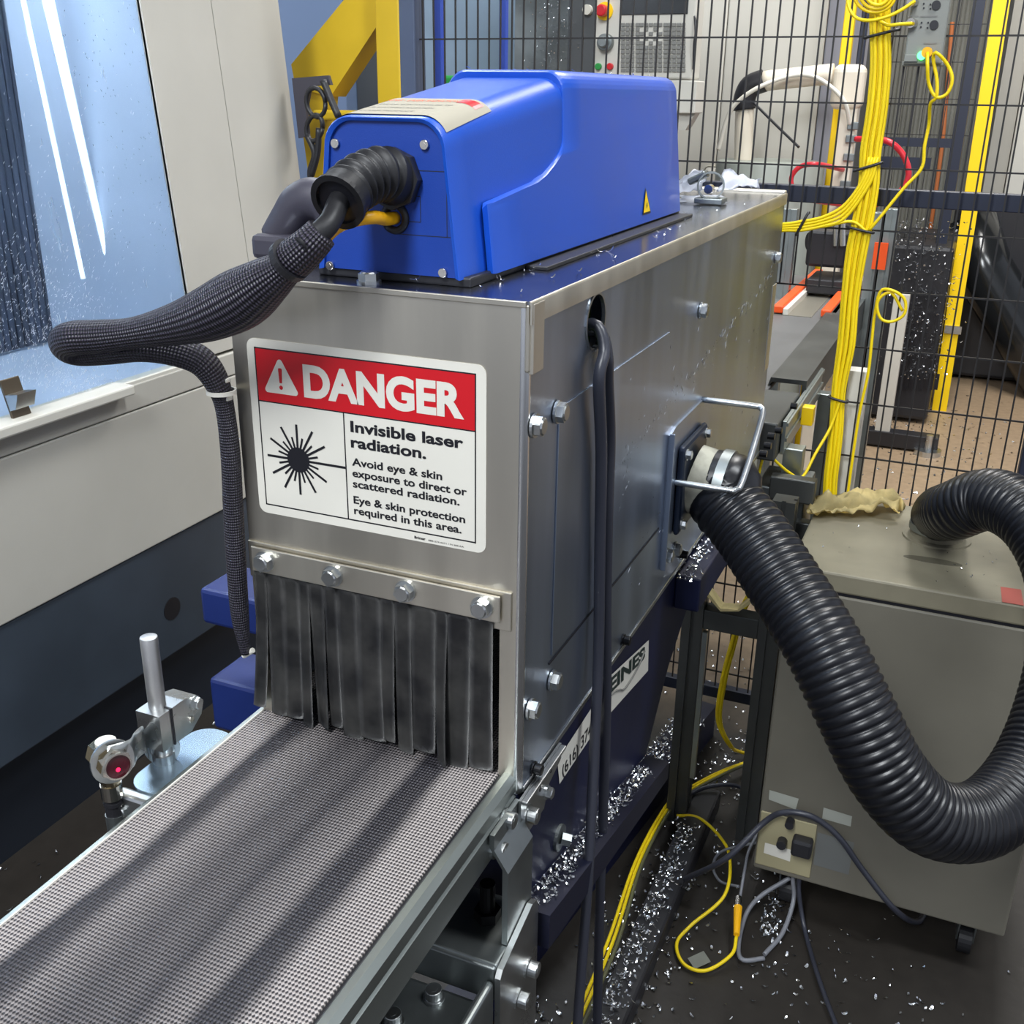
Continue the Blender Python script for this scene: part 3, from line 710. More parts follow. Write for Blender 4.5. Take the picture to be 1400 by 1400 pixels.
bm = B(); c2 = at(336, 893, y=-.008); cyl(bm, c2+V((-.003, 0, -.004)), c2+V((.010, 0, .006)), .003, 10); part('tie_end', bm, white, slv)
# black elbow connector behind the sleeve
pe = V((.025, .12, T+.0015))
el = root('elbow_connector', 'dark plastic lever connector housing on the hood corner behind the sleeve', 'connector', pe)
bm = B(); box(bm, -.035, .065, .085, .15, T+.0015, T+.027, .006); part('base_frame', bm, greyplastic, el)
bm = B(); P_ = spline([V((-.022, .117, T+.02)), V((-.006, .117, T+.040)), V((.008, .117, T+.056)), V((.026, .117, T+.061)), V((.045, .117, T+.052)), V((.056, .117, T+.02))], 6)
tube(bm, P_, lambda s, L: .0215-.004*abs(s/L-.5), 20); part('hood_shell', bm, greyplastic, el, smooth=True)

# ================================================================== CONVEYOR
bz = .905
cv = root('belt_conveyor', 'flat mesh belt conveyor with dark streaks running under the steel hood', 'conveyor', (0, 0, bz-.06))
bm = B(); box(bm, .001, .286, -1.1, 1.24, bz-.003, bz, .001); part('belt', bm, beltm, cv, 'grey woven mesh belt streaked with dark oil')
bm = B(); box(bm, -.0005, .001, -1.1, 1.24, bz-.006, bz+.0006); part('belt_edge', bm, white, cv)
bm = B(); box(bm, -.014, -.001, -1.1, 1.24, bz-.062, bz-.008, .001); part('side_rail', bm, alu, cv)
def rail(x0, x1):
    bm = B(); w2 = x1
    pr = [(x0, bz-.062), (x0, bz-.001), (x0+.003, bz+.0025), (w2-.006, bz+.0025), (w2, bz-.002), (w2, bz-.0155), (w2-.003, bz-.017), (w2-.003, bz-.0205), (w2, bz-.0225), (w2, bz-.056), (w2-.004, bz-.060), (w2-.004, bz-.062)]
    return prism(bm, [(x, -1.1, z) for x, z in pr], (0, 1.12, 0))
part('side_rail', rail(.2885, .3045), alu, cv, 'grooved aluminium rail on the near side')
bm = B(); box(bm, .286, .2885, -1.1, 1.2, bz-.05, bz-.002); part('belt_gap', bm, ink, cv)
bm = B(); box(bm, .001, .286, -1.08, 1.22, bz-.05, bz-.006); part('slider_bed', bm, aludark, cv)
bm = B(); cyl(bm, (.003, 1.24, bz-.028), (.284, 1.24, bz-.028), .027, 28); part('end_roller', bm, rubber, cv, smooth=False)
bolt(SB, (.3045, -.030, bz-.028), (1, 0, 0), cv); bolt(SB, (.3045, -.052, bz-.048), (1, 0, 0), cv)
# support stand under the rail
st = root('conveyor_support_bracket', 'bolted zinc steel bracket under the near rail of the belt', 'bracket', (.32, -.06, .55))
bx0 = .3065
bm = B(); prism(bm, [(bx0, -.068, .885), (bx0+.005, -.068, .885), (bx0+.005, -.068, .868), (bx0+.020, -.068, .845), (bx0+.020, -.068, .757), (bx0+.014, -.068, .757), (bx0+.014, -.068, .848), (bx0, -.068, .870)], (0, .062, 0)); part('upright_plate', bm, zincdull, st, 'joggled flat upright')
bm = B(); box(bm, .18, bx0+.0205, -.095, -.004, .749, .756, .002); box(bm, .18, bx0+.0205, -.098, -.090, .712, .754, .003, 3); part('shelf_plate', bm, zincdull, st)
bm = B(); pr = [(-.100, .50), (-.100, .745), (-.094, .752), (-.020, .772), (-.008, .768), (-.003, .757), (-.003, .60), (-.03, .50)]
prism(bm, [(bx0+.021, y, z) for y, z in pr], (.006, 0, 0)); smoothpart(part('angle_plate', bm, zinc, st, 'bright side plate with rounded top'), 30)
bm = B(); box(bm, .205, bx0+.0095, -.19, -.101, .50, .712, .006, 3); part('mount_block', bm, zincdull, st)
bm = B(); box(bm, bx0+.0105, bx0+.0205, -.185, -.099, .50, .74, .004, 3); part('bent_flange', bm, zincdull, st)
bolt(SB, (.248, -.160, .712), (0, 0, 1), st); bolt(SB, (.270, -.118, .712), (0, 0, 1), st)
bm = B(); cyl(bm, (.292, -.040, .756), (.292, -.040, .80), .008, 16); cyl(bm, (.292, -.040, .756), (.292, -.040, .768), .014, 6); part('stud', bm, blackbolt, st)
bolt(SB, (bx0+.027, -.030, .698), (1, 0, 0), st); bolt(SB, (bx0+.027, -.055, .680), (1, 0, 0), st)
bm = B(); box(bm, .21, .25, -.16, -.12, 0, .51, .003); part('leg', bm, aludark, st)
# side bracket on the hood's lower edge
sb = root('hood_side_bracket', 'perforated zinc strip bracket below the hood corner', 'bracket', (.315, .04, .85))
bm = B(); prism(bm, [(.3125, -.012, .862), (.3125, -.012, .888), (.3125, .10, .888), (.3125, .10, .868), (.3125, .066, .858), (.3125, .052, .835), (.3125, .012, .835), (.3125, -.006, .845)], (.003, 0, 0)); part('strip', bm, zinc, sb)
bm = B(); box(bm, .3155, .322, -.012, .098, .884, .888, .001); part('strip_fold', bm, zinc, sb)
for (y, z) in ((.04, .868), (.07, .872)):
    bm = B(); cyl(bm, (.3153, y, z), (.3158, y, z), .003, 14); part('hole', bm, ink, sb)
bolt(SB, (.3155, .004, .862), (1, 0, 0), sb); bolt(HBs, (.3155, .058, .852), (1, 0, 0), sb)

# ---- navy conveyor frame under the hood
nf = root('navy_conveyor_frame', 'navy blue steel frame under the steel hood with two white decals', 'frame', (.2, .4, .3))
bm = B(); prism(bm, [(.300, .0, .885), (.300, 1.0, .885), (.300, 1.0, .80), (.300, .72, .79), (.300, .60, .72), (.300, .50, .62), (.300, .0, .74)], (.006, 0, 0)); part('side_plate', bm, navy, nf)
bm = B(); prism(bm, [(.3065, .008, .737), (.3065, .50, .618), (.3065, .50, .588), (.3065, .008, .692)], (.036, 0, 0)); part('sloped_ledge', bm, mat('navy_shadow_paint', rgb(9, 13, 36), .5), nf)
bm = B(); flakes(bm, [(random.gauss(.322, .006), y_, .757-.2414*(y_+.08)+abs(random.gauss(0, .004))) for y_ in [random.uniform(.01, .45) for i in range(480)]], (.003, .009), .0012); part('swarf_heap', bm, chip, nf, kind='stuff')
bm = B(); box(bm, .306, .345, .60, 1.0, .82, .876, .003); part('top_tube', bm, navy, nf)
bm = B(); box(bm, -.02, .30, .02, .06, .62, .84, .003); part('front_plate', bm, navy, nf)
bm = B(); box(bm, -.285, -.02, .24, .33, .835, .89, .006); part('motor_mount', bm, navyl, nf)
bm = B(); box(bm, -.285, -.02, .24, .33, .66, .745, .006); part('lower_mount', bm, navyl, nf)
bm = B(); box(bm, .306, .3075, -.0, .010, .78, .83); part('yellow_marker', bm, yelpost, nf, 'small yellow tape mark')
p = at(765, 1145, x=.308); bm = B(); cyl(bm, p+V((-.004, 0, 0)), p+V((.002, 0, 0)), .016, 20); cyl(bm, p+V((.002, 0, 0)), p+V((.012, .004, -.003)), .008, 6); part('socket_hole', bm, zincdull, nf)
def yz(x): return lambda a, b: V((x, a, b))
bm = B(); bm.faces.new([bm.verts.new((.3068, y, z)) for y, z in ((.285, .872), (.44, .862), (.47, .79), (.285, .813))]); 
bm.free()
q0, q1, q2, q3 = at(812, 945, x=.3068), at(887, 875, x=.3068), at(886, 917, x=.3068), at(812, 1000, x=.3068)
bm = B(); bm.faces.new([bm.verts.new(q) for q in (q0, q1, q2, q3)]); dc = part('logo_decal', bm, white, nf, 'white decal with dark letters and a curved arrow')
def bil(A, Bq, Cq, D, s, t, off): return (A.lerp(Bq, s)).lerp(D.lerp(Cq, s), t)+V((off, 0, 0))
bm = text_bm('HEINES', 0, 1, 0, 1, lambda x, z: bil(q0, q1, q2, q3, .05+.87*x, .46-.40*z, .0006), .04); part('lettering', bm, mat('dark_green_ink', rgb(22, 40, 38), .5), dc)
bm = B(); P_ = [bil(q0, q1, q2, q3, s, t, .0012) for s, t in ((.05, .52), (.3, .50), (.42, .60), (.5, .72), (.62, .66), (.78, .48), (.9, .2))]
tube(bm, spline(P_, 5), .0013, 5); part('arrow_swoosh', bm, keym, dc)
r0, r1, r2, r3 = at(762, 1040, x=.3068), at(815, 958, x=.3068), at(813, 1000, x=.3068), at(765, 1072, x=.3068)
bm = B(); bm.faces.new([bm.verts.new(q) for q in (r0, r1, r2, r3)]); dc = part('phone_decal', bm, white, nf, 'white decal strip with a phone number')
bm = text_bm('(616) 374', 0, 1, 0, 1, lambda x, z: bil(r0, r1, r2, r3, .08+.8*x, .88-.42*z, .0006), .01); part('lettering', bm, ink, dc)
# swarf-strewn floor beams
g0, g1 = at(949, 986, z=.09), at(700, 1290, z=.09)
fb = root('floor_rail', 'dark blue floor rail heaped with swarf beneath the hood', 'rail', (.1, 1.0, 0))
d = (g0-g1).normalized(); nn = V((-d.y, d.x, 0))
bm = B(); prism(bm, [g1-d*.4+nn*.045-V((0, 0, .09)), g1-d*.4+nn*.045, g1-d*.4-nn*.02, g1-d*.4-nn*.02-V((0, 0, .09))], (g0-g1)+d*.5); part('beam', bm, navy, fb)
bm = B(); flakes(bm, [g1.lerp(g0, random.random())+nn*random.uniform(-.03, .045)+V((0, 0, abs(random.gauss(0, .010)))) for i in range(1100)], (.005, .014), .0018); part('swarf_heap', bm, chip, fb, kind='stuff')
fb2 = root('floor_channel', 'black floor channel littered with swarf beside the cables', 'channel', (.3, .8, 0))
h0, h1_ = V((.27, 1.5, .03)), V((.27, .15, .03))
bm = B(); box(bm, .238, .296, .0, 1.25, 0, .05, .006); part('channel', bm, black, fb2)
bm = B(); flakes(bm, [(random.gauss(.262, .014), random.uniform(.35, 1.1), .051+abs(random.gauss(0, .006))) for i in range(550)], (.004, .012), .0016); part('swarf_heap', bm, chip, fb2, kind='stuff')

# ================================================================== SENSOR on its post
ss = root('photo_sensor_stand', 'aluminium post with clamp holding a red-lensed photo sensor beside the belt', 'sensor', (-.05, -.106, .86))
px_, py_ = -.05, -.106
bm = B(); cyl(bm, (px_, py_, .872), (px_, py_, 1.036), .0088, 24, bev=.001); smoothpart(part('post', bm, mat('cast_alu', rgb(200, 200, 200), .42, 1, 20, .1, .2, 150), ss, 'bare aluminium post'))
# base bracket fixed on conveyor side
def disc_plate(c, u, v, w_, h_, th, r, n=6):
    """rounded rectangle plate centred c spanned by unit u, v"""
    c, u, v = V(c), V(u).normalized(), V(v).normalized(); nn_ = u.cross(v); P = []
    for (sx, sy, a0) in ((1, 1, 0), (-1, 1, PI/2), (-1, -1, PI), (1, -1, 1.5*PI)):
        for i in range(n+1):
            a = a0+i/n*PI/2; P.append(c+u*(sx*(w_/2-r)+r*math.cos(a))+v*(sy*(h_/2-r)+r*math.sin(a)))
    return prism(B(), P, nn_*th)
part('base_plate', disc_plate((px_+.018, py_+.01, .884), (0, 1, 0), (1, 0, 0), .12, .055, -.006, .024), mat('pale_blue_zinc', rgb(170, 190, 205), .25, .9), ss, 'shiny base bracket')
bm = B(); box(bm, px_-.012, px_+.035, py_-.062, py_-.048, .862, .888, .004); part('base_lug', bm, zinc, ss)
bolt(SC, (px_-.004, py_-.062, .878), (0, -1, 0), ss); bolt(HBs, (px_+.0, py_-.058, .868), (-.3, -1, 0), ss)
bm = B(); cyl(bm, (px_, py_, .872), (px_, py_, .9), .0115, 24); part('post_collar', bm, zinc, ss)
# clamp block
bm = prism(B(), [(px_+.016, py_-.016, .914), (px_+.016, py_+.028, .914), (px_+.016, py_+.045, .925), (px_+.016, py_+.05, .938), (px_+.016, py_+.04, .951), (px_+.016, py_+.02, .956), (px_+.016, py_-.016, .956)], (-.030, 0, 0)); part('clamp_block', bm, zinc, ss)
bm = B(); box(bm, px_+.004, px_+.0175, py_+.0, py_+.002, .914, .957); part('clamp_gap', bm, ink, ss)
bolt(HBs, (px_+.016, py_+.036, .944), (1, 0, 0), ss); bolt(SC, (px_+.016, py_+.028, .928), (1, 0, 0), ss)
# sensor bracket (bent strap) and sensor
sn = V((.88, -.42, .12)).normalized()                     # lens axis
sc_ = at(157, 1044, x=-.040)                              # lens centre
sb_ = at(222, 1022, x=-.052)
u_ = (V((0, 0, 1))-sn*sn.z).normalized(); v_ = sn.cross(u_)
part('bracket_ring', disc_plate(sc_-sn*.005, v_, u_, .042, .044, .003, .0205), zinc, ss)
n2 = V((.55, -.8, 0)).normalized()
part('bracket_boss', disc_plate(sb_, V((.8, .55, 0)), (0, 0, 1), .036, .036, .003, .0175), zinc, ss)
bm = B(); torus(bm, sb_+n2*.002, n2, .011, .002, 24); part('boss_bead', bm, zinc, ss)
vv = -v_ if (-v_).y > 0 else v_
cpts = spline([sc_-sn*.0045-vv*.004, sc_-sn*.005+vv*.012, sc_-sn*.009+vv*.021, sc_-sn*.020+vv*.029, sc_-sn*.026+vv*.040, sb_-n2*.0005+V((-.012, -.006, 0)), sb_-n2*.0005+V((.004, .003, 0))], 5)
bm = B(); G = []
for i, q in enumerate(cpts):
    h = .0195-.004*math.sin(PI*i/(len(cpts)-1)); G.append([bm.verts.new(q+V((0, 0, h*k_))) for k_ in (-1, -.5, 0, .5, 1)])
for a_q, b_q in zip(G, G[1:]):
    for j in range(4): f = bm.faces.new((a_q[j], a_q[j+1], b_q[j+1], b_q[j])); f.smooth = True
bmesh.ops.solidify(bm, geom=bm.faces[:], thickness=.0028); part('bracket_strap', bm, zinc, ss, 'curved sheet strap')
bm = B(); cyl(bm, sc_-sn*.004, sc_+sn*.004, .0155, 6); smoothpart(part('lock_nut', bm, chrome, ss))
bm = B(); ring(bm, sc_+sn*.003, sn, .0118, .0135, .006); part('lens_ring', bm, chrome, ss)
bm = B(); cyl(bm, sc_+sn*.003, sc_+sn*.0065, .0118, 28); part('lens', bm, redlens, ss, 'dark red round lens')
bm = B(); cyl(bm, sc_+sn*.0066+u_*-.004, sc_+sn*.0070+u_*-.004, .0022, 10); part('lens_glow', bm, mat('red_glow', rgb(230, 20, 60), .2, emit=(1, .02, .1, 1), es=1.5), ss)
bm = B(); cyl(bm, sc_-sn*.004, sc_-sn*.034, .0165, 8); cyl(bm, sc_-sn*.010+V((0, 0, -.004)), sc_-sn*.024+V((0, 0, -.034)), .0125, 20, r2=.009); part('sensor_body', bm, mat('brassy_chrome', rgb(158, 146, 120), .25, 1, 30, .3), ss, 'brass toned sensor body')
bm = B(); c = sc_-sn*.018+V((0, 0, .014)); cyl(bm, c, c+V((0, 0, .005)), .010, 18); part('indicator_cap', bm, clear, ss)
cb = sc_-sn*.022+V((.0, 0, -.034))
bm = B(); cyl(bm, cb+V((0, 0, .002)), cb-V((0, 0, .014)), .0105, 20); part('connector_nut', bm, chrome, ss)
bm = B(); cyl(bm, cb-V((0, 0, .014)), cb-V((0, 0, .036)), .0088, 20); cyl(bm, cb-V((0, 0, .018)), cb-V((0, 0, .022)), .0098, 20); part('connector_body', bm, black, ss)
bm = B(); cyl(bm, cb-V((0, 0, .034)), cb-V((0, 0, .058)), .0098, 20); part('connector_sleeve', bm, zincdull, ss)
bm = B(); tube(bm, spline([cb-V((0, 0, .055)), cb-V((.0, 0, .12)), cb-V((.02, -.05, .3))], 6), .004, 8); part('lead', bm, black, ss)

# ================================================================== HANGING CABLES from the hole
top = V((W-.02, hc[0]+.002, hc[1]-.008))
def vc(l): return [at(u, v, x=x) for u, v, x in l]
cable('hanging_cable', [top, V((W+.002, .172, T-.050)), V((W+.013, .166, T-.072))]+vc([(819, 520, W+.013), (822, 620, W+.012), (820, 760, W+.012), (818, 900, W+.014), (812, 1040, W+.02), (804, 1200, W+.03), (797, 1300, W+.035), (788, 1420, W+.04)]), .0062, cableblk, 'thick dark cable out of the round hole, the left one of the two', 'cable', seg=14)
cable('hanging_cable', [top+V((0, .008, -.004)), V((W+.002, .186, T-.060)), V((W+.010, .186, T-.085))]+vc([(831, 520, W+.009), (834, 600, W+.008), (831, 700, W+.009), (829, 820, W+.010), (829, 950, W+.014), (825, 1100, W+.018), (820, 1240, W+.025), (816, 1420, W+.035)]), .0062, cableblk, 'thick dark cable out of the round hole, the right one of the two', 'cable', seg=14)

# ================================================================== PAPERS AND CLAMP on hood's rear top
def sheet(name, P, m, label, cat, nx=14, ny=10, amp=.01, lift=.0, seed=1, thick=.0006):
    rnd = random.Random(seed); bm = B(); G = []
    ph = [rnd.uniform(0, 6) for _ in range(6)]; A, Bq, Cq, D = [V(p) for p in P]
    for j in range(ny+1):
        r_ = []
        for i in range(nx+1):
            s, t = i/nx, j/ny; q = A.lerp(Bq, s).lerp(D.lerp(Cq, s), t)
            h = amp*(.5+.25*math.sin(5*s+ph[0]+3*t)+.25*math.sin(9*t+ph[1]-4*s)+.12*math.sin(17*s+ph[2])+.12*math.sin(15*t+ph[3]+6*s))
            if ny > 15: h += amp*(.45*mnoise.noise(V((s*7, t*4, seed)))+.25*mnoise.noise(V((s*18, t*9, seed)))); q.y += .010*mnoise.noise(V((s*5, t*3, 9))); q.x += .008*mnoise.noise(V((s*4, t*5, 3)))
            q.z += max(0, h)+lift; q.x += .004*math.sin(8*t+ph[4]); q.y += .004*math.sin(7*s+ph[5]); r_.append(bm.verts.new(q))
        G.append(r_)
    for j in range(ny):
        for i in range(nx): f = bm.faces.new((G[j][i], G[j][i+1], G[j+1][i+1], G[j+1][i])); f.smooth = True
    bmesh.ops.solidify(bm, geom=bm.faces[:], thickness=thick)
    return solo(name, bm, m, label, cat)
zt = T+.003
a, b, c, d = at(926, 278, z=zt), at(996, 279, z=zt), at(985, 268, z=zt+.002), at(930, 268, z=zt+.002)
sheet('paper_sheet', (a, b, c, d), paper, 'flat white paper strip on the hood top, nearest of the papers', 'paper', amp=.003)
a, b, c, d = at(922, 274, z=zt), at(962, 264, z=zt), at(962, 240, z=zt+.035), at(925, 248, z=zt+.04)
sheet('crumpled_paper', (a, b, c, d), paper, 'folded white paper standing up against the blue laser', 'paper', amp=.014, seed=3)
a, b, c, d = at(983, 262, z=zt+.01), at(1030, 267, z=zt+.002), at(1042, 250, z=zt+.022), at(990, 242, z=zt+.03)
sheet('paper_tissue', (a, b, c, d), paper, 'folded white tissue near the rear corner of the hood top', 'paper', amp=.016, seed=5)
pc_ = at(973, 254, z=zt+.026)
hk = root('hose_clamp', 'loose steel worm-drive hose clamp lying among the papers', 'clamp', (pc_.x, pc_.y, zt))
bm = B(); ring(bm, pc_+V((0, -.008, 0)), (.3, -1, .15), .019, .0215, .014, 32); part('band', bm, zincdull, hk)
bm = B(); box(bm, pc_.x-.028, pc_.x+.004, pc_.y-.02, pc_.y+.004, pc_.z+.015, pc_.z+.026, .003, rot=(pc_, Quaternion((0, 1, 0), -.5))); part('screw_housing', bm, zincdull, hk)
bm = B(); cyl(bm, pc_+V((0, -.022, -.004)), pc_+V((0, -.006, -.004)), .007, 12); part('screw', bm, chrome, hk)
bm = B(); box(bm, pc_.x-.02, pc_.x+.025, pc_.y-.03, pc_.y+.01, zt, zt+.009, .002); part('band_tail', bm, zincdull, hk)
bm = B(); flakes(bm, [(random.choice([random.uniform(.24, .30), random.gauss(.244, .004)]), random.uniform(.03, 1.0), T+.002) for i in range(60)]+[(.19, .026, T+.004), (.188, .028, T+.006)], (.004, .012), .0007)
for i in range(40): flakes(bm, [(.157+random.uniform(-.05, .05), random.uniform(.26, .7), 1.5668)], (.002, .005), .0006, 0)
solo('hood_swarf', bm, chip, 'thin bright swarf curls scattered on the hood top', 'swarf', kind='stuff')
bm = B()
for i in range(260):
    t = random.random(); y = .25+t*.9; z = 1.15+.10*t+random.gauss(0, .006) if random.random() < .6 else random.uniform(.95, 1.25)
    if i < 26: y = .30+random.gauss(0, .012); z = 1.15+random.gauss(-.01, .018)
    q = V((W+.0012, y, z)); a = random.gauss(PI/2, .5); L_ = random.uniform(.001, .006); dd = V((0, math.cos(a), math.sin(a))); n_ = V((0, -dd.z, dd.y))
    bm.faces.new([bm.verts.new(q+dd*L_*s+n_*.0006*t2+V((.001*(s > 0), 0, 0))) for s, t2 in ((-1, 0), (0, -1), (1, 0), (0, 1))])
for i in range(260):
    y = random.uniform(.58, 1.0); flakes(bm, [(.322+random.gauss(0, .008), y, .878)], (.004, .010), .0013)
solo('side_swarf', bm, chip, 'bright swarf flecks clinging to the hood side and navy ledge', 'swarf', kind='stuff')

# ================================================================== EXTRACTOR
ex0, ex1, ey0, ey1 = .425, .888, .95, 1.355
fx = root('fume_extractor', 'grey beige fume extractor cabinet on casters at the right', 'extractor', (.65, 1.15, 0))
bm = B(); box(bm, ex0, ex1, ey0, ey1, .105, .728, .004); part('cabinet_body', bm, cabinet, fx)
bm = B(); box(bm, ex0+.003, ex1-.003, ey0+.003, ey1-.003, .727, .734); part('lid_groove', bm, ink, fx)
bm = B(); box(bm, ex0, ex1, ey0, ey1, .733, .770, .004); part('lid', bm, cabtop, fx, 'dusty lid')
hp = V((.657, 1.20, .770))
bm = B(); cyl(bm, hp, hp+V((0, 0, .03)), .047, 32); ring(bm, hp, (0, 0, 1), .047, .062, .004); part('duct_collar', bm, cabtop, fx)
bm = B(); cyl(bm, hp+V((0, -.12, 0)), hp+V((0, -.12, .0008)), .05, 32)
for v in bm.verts: v.co.y = hp.y-.12+(v.co.y-hp.y+.12)*.25
part('dirt_ring', bm, mat('grime', rgb(84, 80, 66), .6), fx, 'oily ring mark')
a, b, c, d = at(1370, 823, z=.7706), at(1400, 828, z=.7706), at(1396, 806, z=.7706), at(1368, 802, z=.7706)
bm = B(); bm.faces.new([bm.verts.new(q) for q in (a, b, c, d)]); part('red_label', bm, mat('faded_red', rgb(150, 70, 60), .5), fx, 'faded red label')
def face_rect(u0, v0, u1, v1, u2, v2, u3, v3, m, name, label=None, y=ey0-.0008, par=None):
    bm = B(); bm.faces.new([bm.verts.new(at(u, v, y=y)) for u, v in ((u0, v0), (u1, v1), (u2, v2), (u3, v3))]); return part(name, bm, m, par or fx, label)
labm = mat('grey_label', rgb(158, 160, 150), .5)
labd = mat('rating_plate', rgb(104, 106, 104), .5)
def tinytext(lbl, u0, v0, u1, v1, h, y, rows):
    A, Bq = at(u0, v0, y=y), at(u1, v1, y=y); bm = B()
    for i, s in enumerate(rows): text_bm(s, 0, 1, 0, 1, lambda x, z, i=i: A.lerp(Bq, x)+V((0, 0, h*(z*.6-i))), .0, bm=bm)
    part('lettering', bm, keym, lbl)
l1 = face_rect(1052, 1080, 1092, 1092, 1088, 1107, 1051, 1093, labm, 'label')
l2 = face_rect(1126, 1104, 1165, 1116, 1163, 1130, 1124, 1119, labm, 'label')
face_rect(1118, 1138, 1168, 1152, 1160, 1196, 1112, 1182, labd, 'rating_plate', 'worn rating plate with small print')
bm = B(); box(bm, ex0+.003, .535, ey0-.003, ey0, .118, .245, .002); part('socket_panel', bm, mat('panel_cream', rgb(160, 152, 120), .5), fx, 'cream connection panel')
face_rect(1046, 1152, 1082, 1162, 1080, 1178, 1044, 1166, white, 'label', 'small white label', y=ey0-.004)
for u, v, r_ in ((1081, 1122, .0085), (1070, 1149, .0095)):
    p = at(u, v, y=ey0-.003); bm = B(); cyl(bm, p, p+V((0, -.018, 0)), r_, 14); part('round_socket', bm, black, fx, 'black round plug')
p = at(1098, 1152, y=ey0-.003); bm = B(); box(bm, p.x-.019, p.x+.019, p.y-.028, p.y, p.z-.017, p.z+.019, .005); part('mains_plug', bm, black, fx, 'black mains plug')
for (x, y) in ((.83, 1.0), (.49, 1.0), (.83, 1.31), (.49, 1.31)):
    bm = B(); box(bm, x-.028, x+.028, y-.028, y+.028, .098, .105); prism(bm, [(x-.016, y-.018, .1), (x-.016, y+.02, .1), (x-.016, y+.03, .03), (x-.016, y+.0, .03)], (.003, 0, 0)); prism(bm, [(x+.013, y-.018, .1), (x+.013, y+.02, .1), (x+.013, y+.03, .03), (x+.013, y+.0, .03)], (.003, 0, 0))
    cs = part('caster', bm, zincdull, fx); bm = B(); cyl(bm, (x-.012, y+.014, .03), (x+.012, y+.014, .03), .030, 24); part('wheel', bm, rubber, cs)
# rag
a, b, c, d = at(1106, 708, z=.772), at(1228, 712, z=.772), at(1235, 690, z=.772), at(1102, 686, z=.772)
sheet('cleaning_rag', (a, b, c, d), rag, 'crumpled yellowish cleaning rag on the rear corner of the extractor', 'rag', 40, 22, .034, seed=11, thick=.002)
bm = B(); flakes(bm, [(random.uniform(.44, .87), random.uniform(.97, 1.33), .7705) for i in range(45)], (.003, .007), .001)
solo('extractor_swarf', bm, chip, 'few bright swarf flakes on the extractor lid', 'swarf', kind='stuff')

# ================================================================== HOSE
def dpt(u, v, dist):
    d = CR @ V(((u-700)/F, (700-v)/F, -1)); return CO+d.normalized()*dist
hs = [V((W+.040, .60, 1.028)), V((W+.062, .599, 1.026)), dpt(990, 684, 1.53), dpt(1026, 728, 1.51), dpt(1070, 795, 1.48), dpt(1122, 878, 1.45), dpt(1168, 970, 1.45), dpt(1215, 1060, 1.48), dpt(1275, 1118, 1.53), dpt(1345, 1118, 1.60), dpt(1402, 1060, 1.67), dpt(1440, 970, 1.72), dpt(1458, 870, 1.76), dpt(1448, 780, 1.80), dpt(1410, 712, 1.84), dpt(1355, 683, 1.90), dpt(1305, 698, 1.97), hp+V((.0, 0, .045)), hp+V((0, 0, .012))]
P_, L_ = resample(spline(hs, 24), .00155)
def rh(s, L):
    if s < .019 or s > L-.03: return .0495
    return .0475+.0042*(abs(math.sin(s*PI/.0125))**.6)
hz = root('ribbed_hose', 'big black ribbed hose looping from the hood port to the extractor', 'hose', tuple(dpt(1275, 1118, 1.53)))
bm = B(); tube(bm, P_, rh, 30); part('hose_wall', bm, hosem, hz)
dr = (P_[12]-P_[8]).normalized()
bm = B(); ring(bm, P_[6], dr, .0495, .0525, .014, 36); k_ = smoothpart(part('band_clamp', bm, zincdull, hz, 'steel band clamp'))
bm = B(); q = P_[10]+V((.0, -.045, -.03)); cyl(bm, q-V((.008, 0, 0)), q+V((.010, 0, 0)), .007, 12); part('worm_screw', bm, chrome, k_)
bm = B(); ring(bm, hp+V((0, 0, .016)), (0, 0, 1), .0495, .0520, .013, 36); smoothpart(part('band_clamp', bm, zincdull, hz, 'steel band clamp'))

# ================================================================== FENCE
FY = 1.40
fe = root('mesh_fence', 'black welded mesh fence panel behind the hood and extractor', 'fence', (.1, FY, .2))
sp, rs_ = .0262, .115; zrows = [1.188-.115*i for i in range(-7, 9)]; ztop = 1.99; zbot = .23
bm = B(); wr = .0016
def wirebox(x0, x1, z0, z1, y): 
    c = [bm.verts.new(p) for p in ((x0, y-wr, z0), (x1, y-wr, z0), (x1, y-wr, z1), (x0, y-wr, z1), (x0, y+wr, z0), (x1, y+wr, z0), (x1, y+wr, z1), (x0, y+wr, z1))]
    for f in ((0, 1, 2, 3), (5, 4, 7, 6), (4, 0, 3, 7), (1, 5, 6, 2), (3, 2, 6, 7), (4, 5, 1, 0)): bm.faces.new([c[i] for i in f])
x = -.61; offx = at(1137, 545, y=FY).x
k0 = math.floor((-.61-offx)/sp)
for k in range(k0, int((.79-offx)/sp)+1):
    x = offx+k*sp
    if x < -.535: continue
    if x < offx-.004 and x > -.02: wirebox(x-wr, x+wr, 1.188, ztop, FY); wirebox(x-wr, x+wr, zbot, .843, FY)
    else: wirebox(x-wr, x+wr, zbot, ztop, FY)
for z in zrows:
    if .85 < z < 1.18: wirebox(offx, .79, z-wr, z+wr, FY+.003); wirebox(-.55, -.02, z-wr, z+wr, FY+.003)
    else: wirebox(-.55, .79, z-wr, z+wr, FY+.003)
part('wire_mesh', bm, wire, fe, 'black wire grid', kind='stuff')
bm = B(); box(bm, -.55, .80, FY+.006, FY+.03, .193, .222, .002); part('bottom_rail', bm, navy2, fe)
bm = B(); box(bm, -.55, .80, FY+.03, FY+.055, 1.346, 1.379, .002); part('middle_rail', bm, navy2, fe, 'navy cross rail')
bm = B(); box(bm, -.578, -.540, FY-.02, FY+.03, 0, 2.1, .003); part('post', bm, mat('blue_grey_post', rgb(66, 76, 98), .45), fe, 'blue grey post')
bm = B(); box(bm, .785, .835, FY-.02, FY+.03, 0, 2.1, .003); part('post', bm, navy2, fe)
